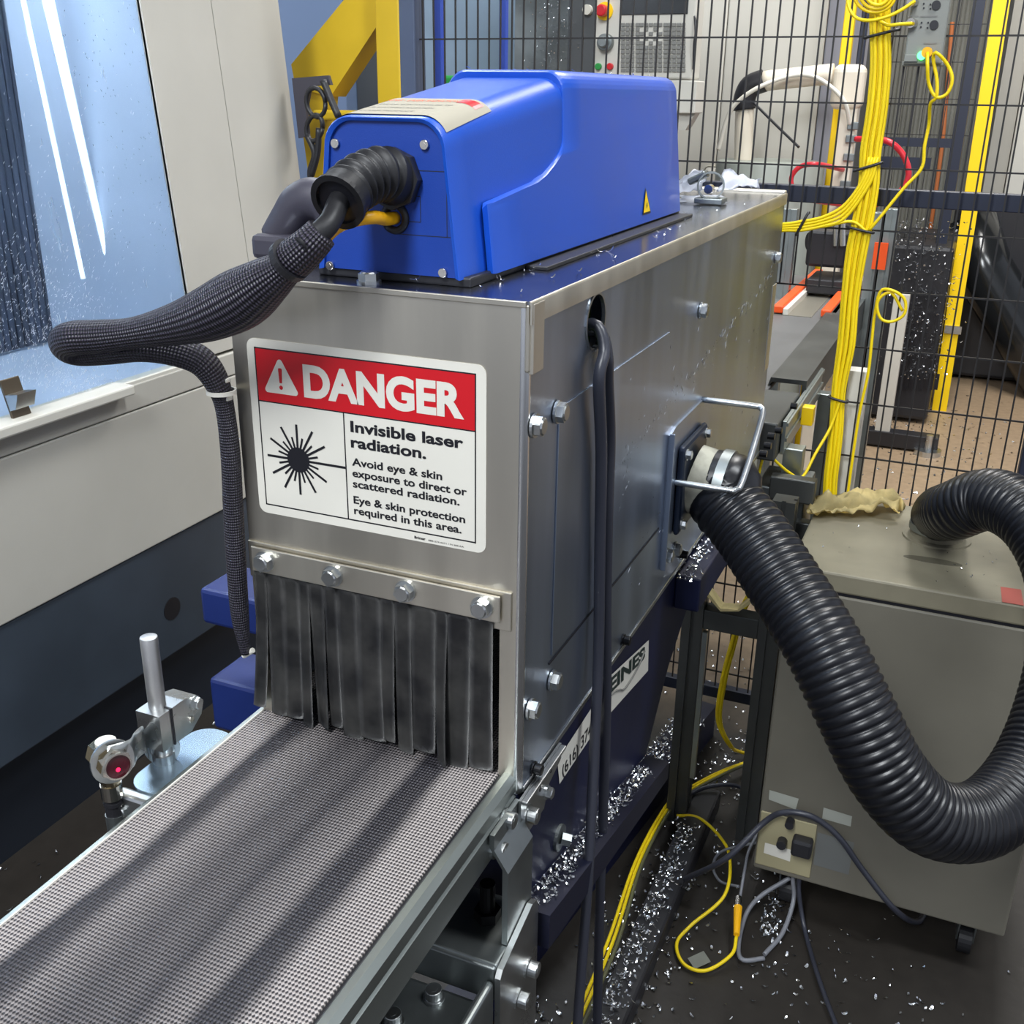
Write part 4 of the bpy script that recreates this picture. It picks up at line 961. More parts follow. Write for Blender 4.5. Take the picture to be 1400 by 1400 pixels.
# aluminium guard post behind bundle
bm = B(); box(bm, .437, .477, FY+.02, FY+.06, 0, 1.02, .002)
solo('pale_guard_post', bm, beige2, 'pale painted upright just behind the yellow cable bundle', 'post')

# ================================================================== YELLOW BUNDLE
Yb = FY-.018
cl = [(1204, -30), (1203, 30), (1204, 90), (1199, 150), (1190, 210), (1188, 250), (1180, 300), (1170, 350), (1162, 410), (1157, 470), (1147, 530), (1143, 590), (1136, 650), (1130, 700), (1100, 745), (1050, 790), (1020, 830), (1005, 880), (992, 930), (985, 985), (1000, 1020)]
for i in range(7):
    a = i/6-.5; pts = []
    for j, (u, v) in enumerate(cl):
        wd = 23 if v < 380 else (19 if v < 500 else (14 if v < 800 else 9))
        if i > 3 and v > 760: break
        p = at(u+a*wd, v+a*6, y=Yb-.003*abs(math.sin(j*1.3+i))-(.006 if i % 2 else 0)); 
        if j == len(cl)-1: p.z = max(p.z, .02)
        pts.append(p)
    if i <= 3: pts += [at(1012, 1028, z=.02), at(1045+i*3, 1036, z=.014)]
    cable('yellow_cable', pts, .0041, yellow, ('leftmost', 'second from left', 'third from left', 'middle', 'third from right', 'second from right', 'rightmost')[i]+' long yellow cable in the thick bundle on the mesh fence', 'cable', 'yellow cables of the fence bundle', n=6, step=.012, seg=8)
def ztie(u, v, wpx, yy=Yb-.011, ang=0.25, lab='black cable tie around the yellow bundle', grp='cable ties on the bundle'):
    c = at(u, v, y=yy); a, b = at(u-wpx/2, v+wpx*ang/2, y=yy), at(u+wpx/2, v-wpx*ang/2, y=yy)
    bm = B(); P = [a+V((0, .008, 0)), a+V((0, -.003, 0)), c+V((0, -.006, 0)), b+V((0, -.003, 0)), b+V((0, .012, 0))]
    tube(bm, spline(P, 4), .0027, 6); return solo('cable_tie', bm, black, lab, 'cable tie', grp)
ztie(1206, 46, 44, lab='black tie high on the bundle beside the grey module'); ztie(1187, 228, 36, lab='black tie on the bundle level with the red hose', ang=.3); ztie(1176, 314, 34, ang=-.25, lab='black tie where the yellow branch leaves the bundle'); ztie(1146, 546, 24, ang=-.3, lab='black tie low on the bundle before the pale post'); ztie(1097, 306, 16, ang=1.8, lab='black tie around the yellow branch near the hood')
for i in range(4):
    pts = [at(1188+i*4, 215, y=Yb-.012), at(1180+i*3, 245+i*2, y=Yb-.014), at(1155, 280+i*6, y=Yb-.014), at(1125, 297+i*4, y=Yb-.014), at(1095, 303+i*4, y=Yb-.012), at(1076, 306+i*3, y=Yb-.01), at(1040, 308+i*3, y=Yb)]
    cable('branch_cable', pts, .0032, yellow, ('topmost', 'second', 'third', 'lowest')[i]+' yellow cable of the branch curving left behind the hood', 'cable', 'yellow branch cables', n=6, step=.01, seg=8)
cable('branch_cable_single', [at(1186, 318, y=Yb-.012), at(1165, 303, y=Yb-.012), at(1130, 309, y=Yb-.014), at(1097, 313, y=Yb-.012)], .0028, yellow, 'thin pale yellow cable arching into the branch from the lower tie', n=6)
# IO module
io = root('io_module', 'grey input output module hung high on the fence with a green light', 'module', tuple(at(1262, 88, y=FY-.03)))
q = Quaternion((0, 1, 0), -.01)
x0, x1 = at(1239, 60, y=1.375).x, at(1291, 60, y=1.375).x; z0 = at(1262, 88, y=1.375).z
bm = B(); box(bm, x0, x1, 1.365, 1.396, z0, z0+.30, .003); part('module_body', bm, greybox, io)
bm = B(); box(bm, x0-.003, x1+.003, 1.372, 1.398, z0-.003, z0+.006, .002); box(bm, x0+.001, x0+.024, 1.361, 1.366, z0+.004, z0+.016, .001); part('end_foot', bm, greybox, io)
for (u, v) in ((1280, 7), (1277, 34)):
    p = at(u, v, y=1.364); bm = B(); cyl(bm, p+V((0, .002, 0)), p+V((0, -.003, 0)), .0075, 20); part('socket', bm, ink, io, 'black round socket')
for (u, v) in ((1250, 3), (1249, 32)):
    p = at(u, v, y=1.364); bm = B(); cyl(bm, p+V((0, .002, 0)), p+V((-.004, -.014, 0)), .008, 16); part('socket', bm, chrome, io, 'chrome cable connector')
bm = B()
for (u, v) in ((1263, 5), (1272, 6), (1263, 11), (1272, 12), (1260, 31), (1269, 31), (1259, 37), (1268, 38)):
    p = at(u, v, y=1.3645); cyl(bm, p, p+V((0, -.001, 0)), .0016, 8)
part('indicator_dot', bm, ink, io)
bm = B()
for (u, v, l) in ((1270, 22, 24), (1249, 22, 14), (1272, 59, 18)):
    p = at(u, v, y=1.3645); box(bm, p.x-l*.0006, p.x+l*.0006, p.y-.0006, p.y, p.z-.001, p.z+.001)
part('cover_slot', bm, keym, io)
p = at(1260, 76, y=1.364); bm = B(); cyl(bm, p+V((0, .001, 0)), p+V((0, -.004, 0)), .0075, 16); part('status_light', bm, ledg, io, 'lit green light')
p = at(1268, 72, y=1.364); bm = B(); cyl(bm, p+V((0, 0, 0)), p+V((0, -.018, 0)), .009, 16); part('power_socket', bm, yelfib, io, 'yellow plug')
# yellow leads
Y2 = 1.345
cable('module_lead', [at(1268, 72, y=Y2), at(1268, 90, y=Y2-.01), at(1270, 115, y=Y2), at(1280, 133, y=Y2), at(1295, 128, y=Y2), at(1302, 108, y=Y2), at(1295, 88, y=Y2), at(1280, 72, y=Y2-.01), at(1276, 80, y=Y2), at(1281, 110, y=Y2), at(1280, 133, y=Y2), at(1272, 142, y=Y2+.01), at(1270, 170, y=1.38), at(1264, 200, y=1.38), at(1260, 230, y=1.38), at(1235, 258, y=1.375), at(1205, 295, y=1.37), at(1188, 315, y=1.37)], .0031, yellow, 'yellow lead looping below the grey module and slanting down to the bundle', n=7, seg=8)
cable('module_lead', [at(1247, 32, y=1.345), at(1230, 33, y=1.34), at(1212, 34, y=1.345), at(1200, 22, y=1.36), at(1195, -10, y=1.37)], .003, yellow, 'yellow lead plugged into the lower left port of the module', n=7, seg=8)
cable('module_lead', [at(1251, 1, y=1.34), at(1235, 12, y=1.335), at(1215, 22, y=1.33), at(1190, 28, y=1.33), at(1170, 24, y=1.335), at(1160, 8, y=1.34), at(1158, -15, y=1.35)], .003, yellow, 'yellow lead sagging widely from the upper left port of the module', n=7, seg=8)
for i in range(3):
    u = 1196+i*2; r_ = 24-5*i
    pts = [at(u+math.cos(a)*r_*1.2, -10+math.sin(a)*(r_+3), y=1.35-.004*i) for a in [j*PI/6-PI*.1 for j in range(9)]]
    cable('coiled_lead', pts, .003, yellow, ('outer', 'middle', 'inner')[i]+' yellow lead loop coiled at the top of the bundle', 'cable', 'coiled yellow loops', n=5, seg=8)
cable('thin_yellow_lead', [at(1234, 425, y=1.385), at(1218, 400, y=1.38), at(1200, 412, y=1.38), at(1203, 434, y=1.38), at(1218, 440, y=1.38), at(1236, 430, y=1.38), at(1237, 410, y=1.38), at(1222, 398, y=1.375), at(1204, 398, y=1.38), at(1196, 430, y=1.385), at(1192, 465, y=1.385), at(1187, 510, y=1.385), at(1176, 560, y=1.385), at(1168, 610, y=1.385), at(1157, 690, y=1.385)], .0030, yellow, 'thin yellow lead with a small coil right of the bundle', n=7, seg=8)
cable('drop_lead', [at(1148, 550, y=1.37), at(1135, 585, y=1.36), at(1115, 620, y=1.33), at(1097, 652, y=1.30), at(1080, 647, y=1.28), at(1060, 630, y=1.26), at(1049, 618, y=1.25), at(1042, 630, y=1.25), at(1037, 650, y=1.25)], .0030, yellow, 'yellow lead dipping from the bundle toward the rear of the hood', n=7, seg=8)

# ================================================================== LEGS under the hood's rear (dark extrusion stand)
ds = root('dark_extrusion_stand', 'dark aluminium extrusion stand between the hood and the extractor', 'stand', (.25, 1.2, 0))
def upx(u, v, y): return at(u, v, y=y)
ly = 1.15
xa, xb = at(945, 900, y=ly).x, at(1040, 950, y=ly).x
for x in (xa-.0, xb+.005):
    bm = B(); pr = []
    w2 = .022
    prof = [(-w2, -w2), (-.004, -w2), (-.004, -w2+.006), (.004, -w2+.006), (.004, -w2), (w2, -w2), (w2, -.004), (w2-.006, -.004), (w2-.006, .004), (w2, .004), (w2, w2), (-w2, w2)]
    prism(bm, [(x+a, ly+b, 0.02) for a, b in prof], (0, 0, .80)); part('leg', bm, aludark, ds)
zc = at(990, 845, y=ly).z
bm = B(); box(bm, xa+.022, xb-.017, ly-.02, ly+.02, zc-.024, zc+.02, .002); part('crossbar', bm, aludark, ds)
bm = B(); box(bm, xa+.024, xa+.034, ly-.024, ly-.012, .15, zc-.03); part('side_strip', bm, alu, ds)
bm = prism(B(), [at(962, 802, y=ly-.03), at(985, 832, y=ly-.03), at(1008, 834, y=ly-.03), at(1035, 812, y=ly-.03), at(1038, 818, y=ly-.03), at(1010, 836, y=ly-.03), at(985, 836, y=ly-.03), at(960, 808, y=ly-.03)], (0, .03, 0))
solo('cream_chute_scrap', bm, rag, 'cream folded strip lying on the dark extrusion crossbar', 'scrap')

# ================================================================== OUTPUT CONVEYOR beyond
oc = root('outfeed_conveyor', 'grey outfeed conveyor beyond the hood with orange edge guides', 'conveyor', (.2, 2.2, .7))
bm = B(); box(bm, .03, .262, 1.27, 3.2, .925, .935, .002); part('belt', bm, mat('dark_belt', rgb(104, 104, 104), .45, 0, 5, .2), oc, 'worn grey belt')
bm = B(); prism(bm, [(.245, 1.55, .90), (.26, 1.55, .955), (.34, 1.55, .955), (.34, 1.55, .86), (.33, 1.55, .86), (.33, 1.55, .945), (.262, 1.55, .945)], (0, 1.2, 0)); part('side_cover', bm, aludark, oc, 'folded grey side cover')
bm = B(); box(bm, .25, .335, 1.24, 1.50, .86, .940, .004); part('motor_cover', bm, aludark, oc)
bm = B(); box(bm, .337, .345, 1.28, 1.78, .865, .935, .001); box(bm, .345, .349, 1.28, 1.78, .925, .932); box(bm, .345, .349, 1.28, 1.78, .893, .900); part('side_rail', bm, alu, oc)
for x in (.105, .245):
    bm = B(); box(bm, x, x+.03, 2.4, 3.2, .94, .962, .004); part('orange_guide', bm, orange, oc, 'orange edge guide')
    bm = B(); box(bm, x+.03, x+.045, 2.4, 3.2, .935, .955, .002); part('guide_backing', bm, white, oc)
bm = B(); box(bm, .1, .22, 2.40, 3.2, .930, .937); part('chute_floor', bm, mat('chute_steel', rgb(150, 146, 134), .4, .6), oc)
for (x, y) in ((.36, 1.33), (.36, 1.8)):
    bm = B(); box(bm, x-.02, x+.02, y-.02, y+.02, 0, .87, .002); part('leg', bm, alu, oc)
bm = B(); box(bm, .30, .40, 1.26, 1.40, .60, .80, .004); part('bearing_bracket', bm, zincdull, oc)
bm = B(); box(bm, .33, .42, 1.24, 1.27, .78, .83, .003); box(bm, .33, .42, 1.24, 1.27, .70, .74, .003); part('latch_plate', bm, aludark, oc)
for u, v in ((1084, 555), (1063, 588), (1053, 596), (1048, 609), (1042, 620)):
    p = at(u, v, x=.37); bm = B(); cyl(bm, p+V((-.004, 0, 0)), p+V((.008, 0, 0)), .006, 12); part('black_knob', bm, blackbolt, oc)
bm = B(); box(bm, .350, .375, 1.44, 1.47, .885, .925, .002); part('yellow_tab', bm, yelpost, oc)
# vision box over the outfeed
vb = root('vision_box', 'black camera box hanging over the outfeed conveyor', 'camera', tuple(at(1135, 365, y=2.9)))
a, b = at(1112, 310, y=2.9), at(1160, 362, y=2.9)
bm = B(); box(bm, a.x, b.x, 2.8, 2.98, b.z, a.z, .01); part('housing', bm, black, vb)
for u in (1143, 1152):
    p, q = at(u, 306, y=2.79), at(u, 336, y=2.79); bm = B(); cyl(bm, p, q, .010, 12)
    part('lens_tube', bm, chrome, vb)
bm = B(); a, b = at(1110, 375, y=2.85), at(1155, 398, y=2.85); box(bm, a.x, b.x, 2.75, 2.95, b.z, a.z, .004); part('lower_tray', bm, black, vb)
bm = B(); p = at(1120, 330, y=2.85); cyl(bm, p, p+V((-.03, -.02, 0)), .03, 20); part('side_disc', bm, black, vb)
# aluminium frame uprights around the outfeed
for i, (u0, v0, u1, v1, m, lab) in enumerate(((1082, 285, 1078, 400, alu, 'aluminium upright left of the black camera box'), (1203, 290, 1180, 420, alu, 'aluminium upright just right of the yellow bundle'), (1220, 285, 1198, 420, alu, 'second aluminium upright right of the yellow bundle'))):
    p, q = at(u0, v0, y=2.7), at(u1, v1, y=2.7)
    bm = B(); box(bm, p.x-.022, p.x+.022, 2.68, 2.72, 0, p.z, .002); box(bm, p.x-.004, p.x+.004, 2.676, 2.68, .1, p.z); solo('frame_upright', bm, m, lab, 'upright')
p = at(1203, 350, y=2.66); bm = B(); box(bm, p.x-.02, p.x+.02, 2.655, 2.665, p.z-.04, p.z+.04); bmo = solo('orange_scale_mark', bm, orange, 'small orange marker strip on the upright right of the bundle', 'marker')

# ================================================================== BACKGROUND MACHINES
# beige machine wall behind
by = 4.0
bw = root('beige_machining_center', 'pale beige machining center cabinet behind the fence', 'machine', (.1, by+.5, 0))
def X(u, v, y): return at(u, v, y=y).x
def Z(u, v, y): return at(u, v, y=y).z
xs_ = [X(936, 150, by), X(985, 150, by), X(1118, 150, by), X(1148, 200, by), X(1180, 150, by)]
for a, b, m in ((xs_[0]-.6, xs_[1]-.003, beige2), (xs_[1], xs_[2]-.003, beige2), (xs_[2], xs_[3]-.003, mat('lilac_panel', rgb(150, 150, 160), .5)), ):
    bm = B(); box(bm, a, b, by, by+.6, .0, 3.2, .006); part('door_panel', bm, m, bw)
bm = B(); box(bm, xs_[1]-.05, xs_[2], by-.015, by+.01, Z(1000, 290, by), Z(1000, 228, by), .02); part('lower_ledge', bm, beige2, bw)
# drum / barrel
p = at(1045, 222, y=3.5)
bm = B(); cyl(bm, (p.x, p.y+.12, 0), (p.x, p.y+.12, p.z), .21, 32, bev=.01); smoothpart(solo('grey_drum', bm, mat('drum_grey', rgb(150, 156, 148), .4, 0, 4, .15), 'grey round drum below the cream pipe', 'drum'))
# cream pipe assembly
pw = root('cream_pipe_arm', 'cream pipe arm with black taped elbow behind the fence', 'pipe', tuple(at(1010, 220, y=3.6)))
yp = 3.62
bm = B(); P_ = spline([at(1016, 225, y=yp), at(1017, 180, y=yp), at(1018, 148, y=yp)], 6); tube(bm, P_, .036, 20); part('upright_pipe', bm, pvc, pw)
bm = B(); P_ = [at(1018, 150, y=yp), at(1018, 135, y=yp), at(1026, 118, y=yp), at(1045, 110, y=yp)]; tube(bm, spline(P_, 6), .043, 20); part('taped_elbow', bm, black, pw, 'black taped elbow')
bm = B(); P_ = [at(1044, 111, y=yp), at(1090, 106, y=yp), at(1140, 101, y=yp)]; tube(bm, spline(P_, 6), .037, 20); part('cross_pipe', bm, pvc, pw)
a, b = at(1140, 88, y=yp), at(1172, 150, y=yp)
bm = B(); box(bm, b.x-.10, b.x+.017, yp-.05, yp+.05, b.z+.0, a.z, .028, 4); box(bm, b.x-.062, b.x+.005, yp-.03, yp+.04, 0, b.z+.02, .006); part('corner_housing', bm, pvc, pw, 'cream rounded housing')
for v in (172, 190, 215, 252, 275):
    p = at(1164-(v-190)*.13, v, y=yp-.032); bm = B(); box(bm, p.x-.02, p.x+.02, p.y-.014, p.y, p.z-.014, p.z+.014, .003); part('fitting', bm, zincdull, pw)
cable('clear_tube', [at(982, 205, y=3.5), at(995, 160, y=3.5), at(1010, 138, y=3.5), at(1040, 118, y=3.5), at(1080, 104, y=3.55), at(1110, 104, y=3.55), at(1135, 118, y=3.55), at(1155, 140, y=3.55), at(1162, 170, y=3.58)], .008, clear, 'thin clear tube arching over the cream pipe', 'tube')
cable('thin_black_rod', [at(1030, 140, y=3.56), at(1060, 170, y=3.5), at(1092, 201, y=3.4)], .005, black, 'thin black rod slanting down from the taped elbow', 'rod')
cable('red_hose', [at(1170, 190, y=3.58), at(1210, 192, y=3.5), at(1232, 208, y=3.5), at(1242, 232, y=3.5), at(1238, 252, y=3.5), at(1222, 268, y=3.5), at(1185, 285, y=3.58)], .011, redhose, 'red air hose curving out right of the yellow bundle', 'hose')
cable('red_hose', [at(1152, 232, y=3.58), at(1120, 225, y=3.32), at(1096, 227, y=3.32), at(1083, 240, y=3.32), at(1083, 255, y=3.32), at(1092, 270, y=3.32), at(1150, 280, y=3.58)], .009, redhose, 'thin red hose curling left of the cream housing', 'hose')
# yellow/navy post pair behind the bundle
yq = 3.8
for (u0, v0, v1, wpx, m, lab, nm) in ((1165, 0, 90, 15, yelpost, 'yellow guard post behind the cream housing', 'yellow_guard_post'), (1186, 0, 90, 10, navy2, 'navy fence post beside the yellow guard post behind the housing', 'navy_fence_post')):
    p = at(u0, v0, y=yq); s = (at(u0+wpx/2, v0, y=yq)-at(u0-wpx/2, v0, y=yq)).length/2
    bm = B(); box(bm, p.x-s, p.x+s, yq-s, yq+s, 0, 3.6, .004); solo(nm, bm, m, lab, 'post')
# big yellow guard post and navy frame at the right
yg = 5.1
p = at(1370, 0, y=yg); q = at(1285, 555, y=yg); xm = (p.x+q.x)/2
bm = B(); cyl(bm, (q.x+.005, yg, 0), (p.x-.0, yg, 3.4), .036, 4); 
bm.free(); bm = B(); prism(bm, [(q.x-.036, yg-.03, 0), (q.x+.036, yg-.03, 0), (q.x+.036, yg+.03, 0), (q.x-.036, yg+.03, 0)], V(p)-V((q.x, q.y, 0))+(V(p)-V((q.x, q.y, 0)))*.5)
ypo = root('tall_yellow_post', 'tall bright yellow guard post at the right behind the fence', 'post', (q.x, yg, 0)); part('post_body', bm, yelpost, ypo)
p2 = at(1303, 451, y=yg-.04); bm = B(); box(bm, p2.x-.04, p2.x+.04, yg-.045, yg-.03, p2.z-.02, p2.z+.02); part('silver_band', bm, zinc, ypo)
sf = root('far_safety_fence', 'dark second safety fence with tight mesh beyond the outfeed', 'fence', (.3, 4.6, 0))
yf = 4.9
xl, xr = X(1195, 200, yf), X(1345, 0, yf)+.03
bm = B(); box(bm, xr-.07, xr-.02, yf-.02, yf+.02, 0, 3.2); part('post', bm, navy2, sf)
bm = B(); z_ = Z(1270, 195, yf); box(bm, xl, xr-.071, yf-.02, yf+.02, z_-.02, z_+.02); z_ = Z(1270, 222, yf); box(bm, xl, xr-.15, yf-.02, yf+.02, z_-.03, z_+.02); part('cross_rail', bm, navy2, sf)
bm = B(); wr = .0018
n_ = int((xr-xl)/.05)
for i in range(n_): wirebox(xl+i*.05-wr, xl+i*.05+wr, .8, 3.2, yf)
for i in range(14): wirebox(xl, xr, .9+i*.16-wr, .9+i*.16+wr, yf)
part('wire_mesh', bm, wire, sf, kind='stuff')
# grey corrugated strips wall behind far fence
sw = root('corrugated_guard', 'grey corrugated metal guard behind the far fence', 'guard', (.5, 6.4, 0))
ys = 6.4; xl, xr = X(1195, 150, ys), X(1350, 150, ys)
bm = B(); nn_ = 26; pr = []
for i in range(nn_*2+1): pr.append((xl+(xr-xl)*i/(nn_*2), ys+(.03 if (i//1) % 2 else 0), 0))
prism(bm, pr+[(xr, ys+.08, 0), (xl, ys+.08, 0)], (0, 0, 3.4)); part('panel', bm, mat('corrugated_grey', rgb(168, 168, 160), .5, 0, 6, .3, stretch=(1, 1, .2)), sw)
for i, (u, m) in enumerate(((1296, redhose), (1309, yelpaint))):
    pass
cable('orange_conduit', [at(1302, 30, y=6.36), at(1294, 130, y=6.36), at(1284, 230, y=6.36), V((at(1278, 280, y=6.36).x, 6.36, .0))], .012, mat('copper', rgb(190, 110, 60), .5), 'thin orange conduit running down the grey corrugated guard', 'conduit')
# beige cabinet at far right
yr_ = 6.4
bm = B(); x0 = X(1375, 250, yr_); box(bm, x0, x0+1.6, yr_, yr_+.8, Z(1385, 375, yr_), 3.4, .01)
solo('cream_cabinet', bm, beige2, 'cream cabinet at the right edge beyond the yellow post', 'cabinet')
x1 = X(1345, 250, yr_); bm = B(); box(bm, x1, x0-.005, yr_+.1, yr_+.8, .5, 3.4); solo('grey_cabinet_side', bm, beige, 'narrow grey cabinet side between the yellow post and cream cabinet', 'cabinet')
# black machine with chips, dark trough
bk = root('dark_chip_bin', 'black chip bin machine covered in swarf behind the pale upright', 'bin', (.3, 4.95, 0))
yk = 4.75; x0, x1 = X(1200, 420, yk), X(1292, 420, yk)
bm = B(); box(bm, x0, x1, yk, yk+.8, .02, Z(1250, 335, yk), .02); part('bin_body', bm, black, bk)
bm = B()
for j in range(5):
    for i in range(8):
        p = at(1232+i*7, 410+j*28, y=yk-.004); box(bm, p.x-.008, p.x+.008, yk-.008, yk, p.z-.04, p.z+.04)
part('grille_slot', bm, ink, bk)
bm = B(); flakes(bm, [at(random.gauss(1255, 25), random.uniform(300, 520), y=yk-.03) for i in range(500)], (.01, .03), .004); part('swarf_cover', bm, chip, bk, kind='stuff')
tr = root('black_trough', 'black round chute slanting down at the right beyond the fence', 'chute', tuple(at(1390, 600, y=5.6)))
bm = B(); tube(bm, [at(1322, 300, y=5.7), at(1345, 370, y=5.65), at(1400, 460, y=5.6), at(1480, 590, y=5.55)], .15, 24); part('chute_tube', bm, mat('glossy_black', rgb(26, 28, 30), .18), tr)
bm = B(); x0 = X(1330, 480, 5.9); box(bm, x0-.22, x0+1.9, 5.85, 6.3, .02, 1.0, .02); part('chute_base', bm, black, tr)
# white leg with black foot bar
wl = root('white_leg_stand', 'white steel leg on a black floor bar beyond the fence', 'stand', (.37, 4.3, 0))
yl = 4.3; q = at(1205, 598, y=yl); p = at(1222, 400, y=yl)
bm = B(); box(bm, q.x-.034, q.x+.034, yl-.03, yl+.03, q.z, p.z, .003); part('leg', bm, beige2, wl)
a, b = at(1080, 575, y=yl), at(1283, 605, y=yl)
bm = B(); box(bm, a.x, b.x, yl-.04, yl+.04, q.z-.03, q.z+.04, .004); part('foot_bar', bm, black, wl)
p = at(1271, 600, y=yl); bm = B(); cyl(bm, (p.x, yl-.045, .02), (p.x, yl-.045, p.z+.03), .016, 12); cyl(bm, (p.x, yl-.045, 0), (p.x, yl-.045, .025), .06, 20); part('leveling_foot', bm, zinc, wl)

# control pendant
cy = 2.6
cpn = root('control_pendant', 'white control panel with keypad, knob and red stop button behind the fence', 'control panel', tuple(at(880, 105, y=cy)))
x0, x1 = X(811, 50, cy), X(949, 50, cy); zb_ = Z(880, 108, cy); zt_ = 2.15
bm = B(); box(bm, x0, x1, cy, cy+.10, zb_, zt_, .006); part('panel_body', bm, beige2, cpn)
xa, xb = X(849, 10, cy), X(941, 10, cy); zs = Z(890, 20, cy)
bm = B(); box(bm, xa, xb, cy-.004, cy+.001, zs, zt_-.03, .002); part('screen', bm, darkgl, cpn, 'dark screen')
p = at(826, 15, y=cy-.01); bm = B(); cyl(bm, (p.x, cy-.008, p.z), (p.x, cy, p.z), .026, 24); es_ = part('stop_button_base', bm, yelpost, cpn)
bm = B(); cyl(bm, (p.x, cy-.045, p.z), (p.x, cy-.008, p.z), .017, 24, bev=.004); part('stop_button', bm, red, es_, 'red stop button')
p = at(828, 58, y=cy-.01); bm = B(); cyl(bm, (p.x, cy-.025, p.z), (p.x, cy, p.z), .025, 28, bev=.003); cyl(bm, (p.x, cy-.045, p.z), (p.x, cy-.02, p.z), .016, 20, bev=.003); part('jog_dial', bm, zincdull, cpn)
for u, m in ((819, green), (835, red)):
    p = at(u, 91, y=cy); bm = B(); cyl(bm, (p.x, cy-.014, p.z), (p.x, cy, p.z), .010, 18, bev=.002); part('push_button', bm, m, cpn)
bk_ = B(); box(bk_, -.0062, .0062, -.004, 0, -.0055, .0055, .001, 1); keyme = mesh_of(bk_, 'key', keym)
cnt = 0
for r_ in range(11):
    for c in range(14):
        u = 852+c*6.35; v = 34+r_*6.2
        if 4 <= c <= 8 and r_ in (1, 2, 3, 4): 
            if (c+r_) % 2: continue
        if c in (3, 9): u += 1
        p = at(u, v, y=cy)
        o = bpy.data.objects.new('key', keyme); C.objects.link(o); o.parent = cpn; o.location = V((p.x, cy, p.z))-wpos(cpn)
bm = B(); zz = Z(940, 155, cy); box(bm, X(925, 150, cy)-.25, X(950, 150, cy), cy+.0, cy+.1, zz, zb_-.004, .003); part('lower_shelf', bm, beige2, cpn)
bm = prism(B(), [(X(925, 165, cy)-.1, cy+.02, zz), (X(948, 158, cy), cy+.02, zz), (X(935, 170, cy), cy+.02, zz-.05), (X(925, 170, cy)-.1, cy+.02, zz-.05)], (0, .06, 0)); part('support_arm', bm, beige, cpn)
bm = B(); P_ = spline([at(950, 22, y=cy), at(951, 45, y=cy-.01), at(949, 60, y=cy-.01), at(948, 95, y=cy)], 6); tube(bm, P_, .004, 6); part('hanging_lanyard', bm, black, cpn)
# dark glass-doored cabinet behind blue laser
gd = root('glass_door_machine', 'dark grey machine with splashed glass doors behind the blue laser', 'machine', (-.8, 3.1, 0))
yd = 2.9
xa, xb, xc, xd = X(573, 50, yd), X(690, 50, yd), X(775, 50, yd), X(812, 50, yd)
bm = B(); box(bm, xc, xd+.05, yd, yd+.5, 0, 3.2, .01); part('door_frame', bm, doorgrey, gd)
bm = B(); box(bm, xa-.4, xc, yd+.45, yd+.5, 0, 3.2); part('inner_wall', bm, mat('inner_pale', rgb(150, 170, 190), .5, 0, 3, .25), gd)
bm = B(); box(bm, xa-.4, xc, yd, yd+.45, 0, 1.2); part('lower_panel', bm, doorgrey, gd)
bm = B(); box(bm, xb+.03, xc, yd+.02, yd+.03, 1.2, 3.2); part('glass_door', bm, mat('hazy_glass', rgb(120, 128, 132), .15, 0, 8, .45), gd, 'hazy splashed glass')
bm = B(); a, b = at(605, 103, y=yd+.2), at(660, 130, y=yd+.2); box(bm, a.x, b.x, yd+.2, yd+.3, 1.2, a.z, .01); part('green_block', bm, green, gd, 'green block inside')
bm = B(); flakes(bm, [at(random.gauss(752, 14), random.uniform(0, 105), y=yd-.005) for i in range(260)], (.004, .014), .002); part('stuck_swarf', bm, chip, gd, kind='stuff')
p = at(802, 13, y=yd-.02); bm = B(); cyl(bm, p, p+V((0, .02, 0)), .016, 16); part('door_knob', bm, white, gd)
area('cabinet_glow', ((xa+xb)/2, yd+.1, 2.9), ((xa+xb)/2, yd+.4, 1.5), .5, .2, 6, (.8, .9, 1))
for u, w_, lab in ((601, 10, 'blue square post nearer the yellow column, behind the fence'), (688.5, 9, 'bright blue post in the middle of the splashed doors')):
    yy = 2.2; p = at(u, 60, y=yy); s = .5*w_/1447*(p-CO).length
    bm = B(); box(bm, p.x-s, p.x+s, yy-s, yy+s, 0, 2.6, .002); solo('blue_post', bm, bluepost, lab, 'post')
# ================================================================== YELLOW COLUMN AND GUSSET
yc = 1.9
yr = root('yellow_hoist_frame', 'yellow steel column with diagonal brace behind the blue laser', 'hoist frame', (X(537, 100, yc), yc, 0))
xa, xb = X(522, 80, yc), X(554, 80, yc)
bm = B(); box(bm, xa, xb, yc-.03, yc+.04, 0, 2.5, .004); part('column', bm, yelpaint, yr)
P1 = [at(398, 88, y=yc), at(478, -10, y=yc), at(530, -10, y=yc), at(524, 22, y=yc), at(452, 132, y=yc), at(404, 120, y=yc)]
bm = prism(B(), P1, (0, .08, 0)); part('diagonal_brace', bm, yelpaint, yr)
bm = prism(B(), [at(404, 110, y=yc+.01), at(450, 125, y=yc+.01), at(436, 300, y=yc+.01), at(430, 300, y=yc+.01)], (0, .05, 0)); part('lower_strut', bm, yelpaint, yr)
bm = B(); a, b = at(440, 150, y=yc), at(500, 165, y=yc); box(bm, a.x, b.x, yc-.05, yc+.02, b.z, a.z, .006); part('cross_arm', bm, yelpaint, yr)
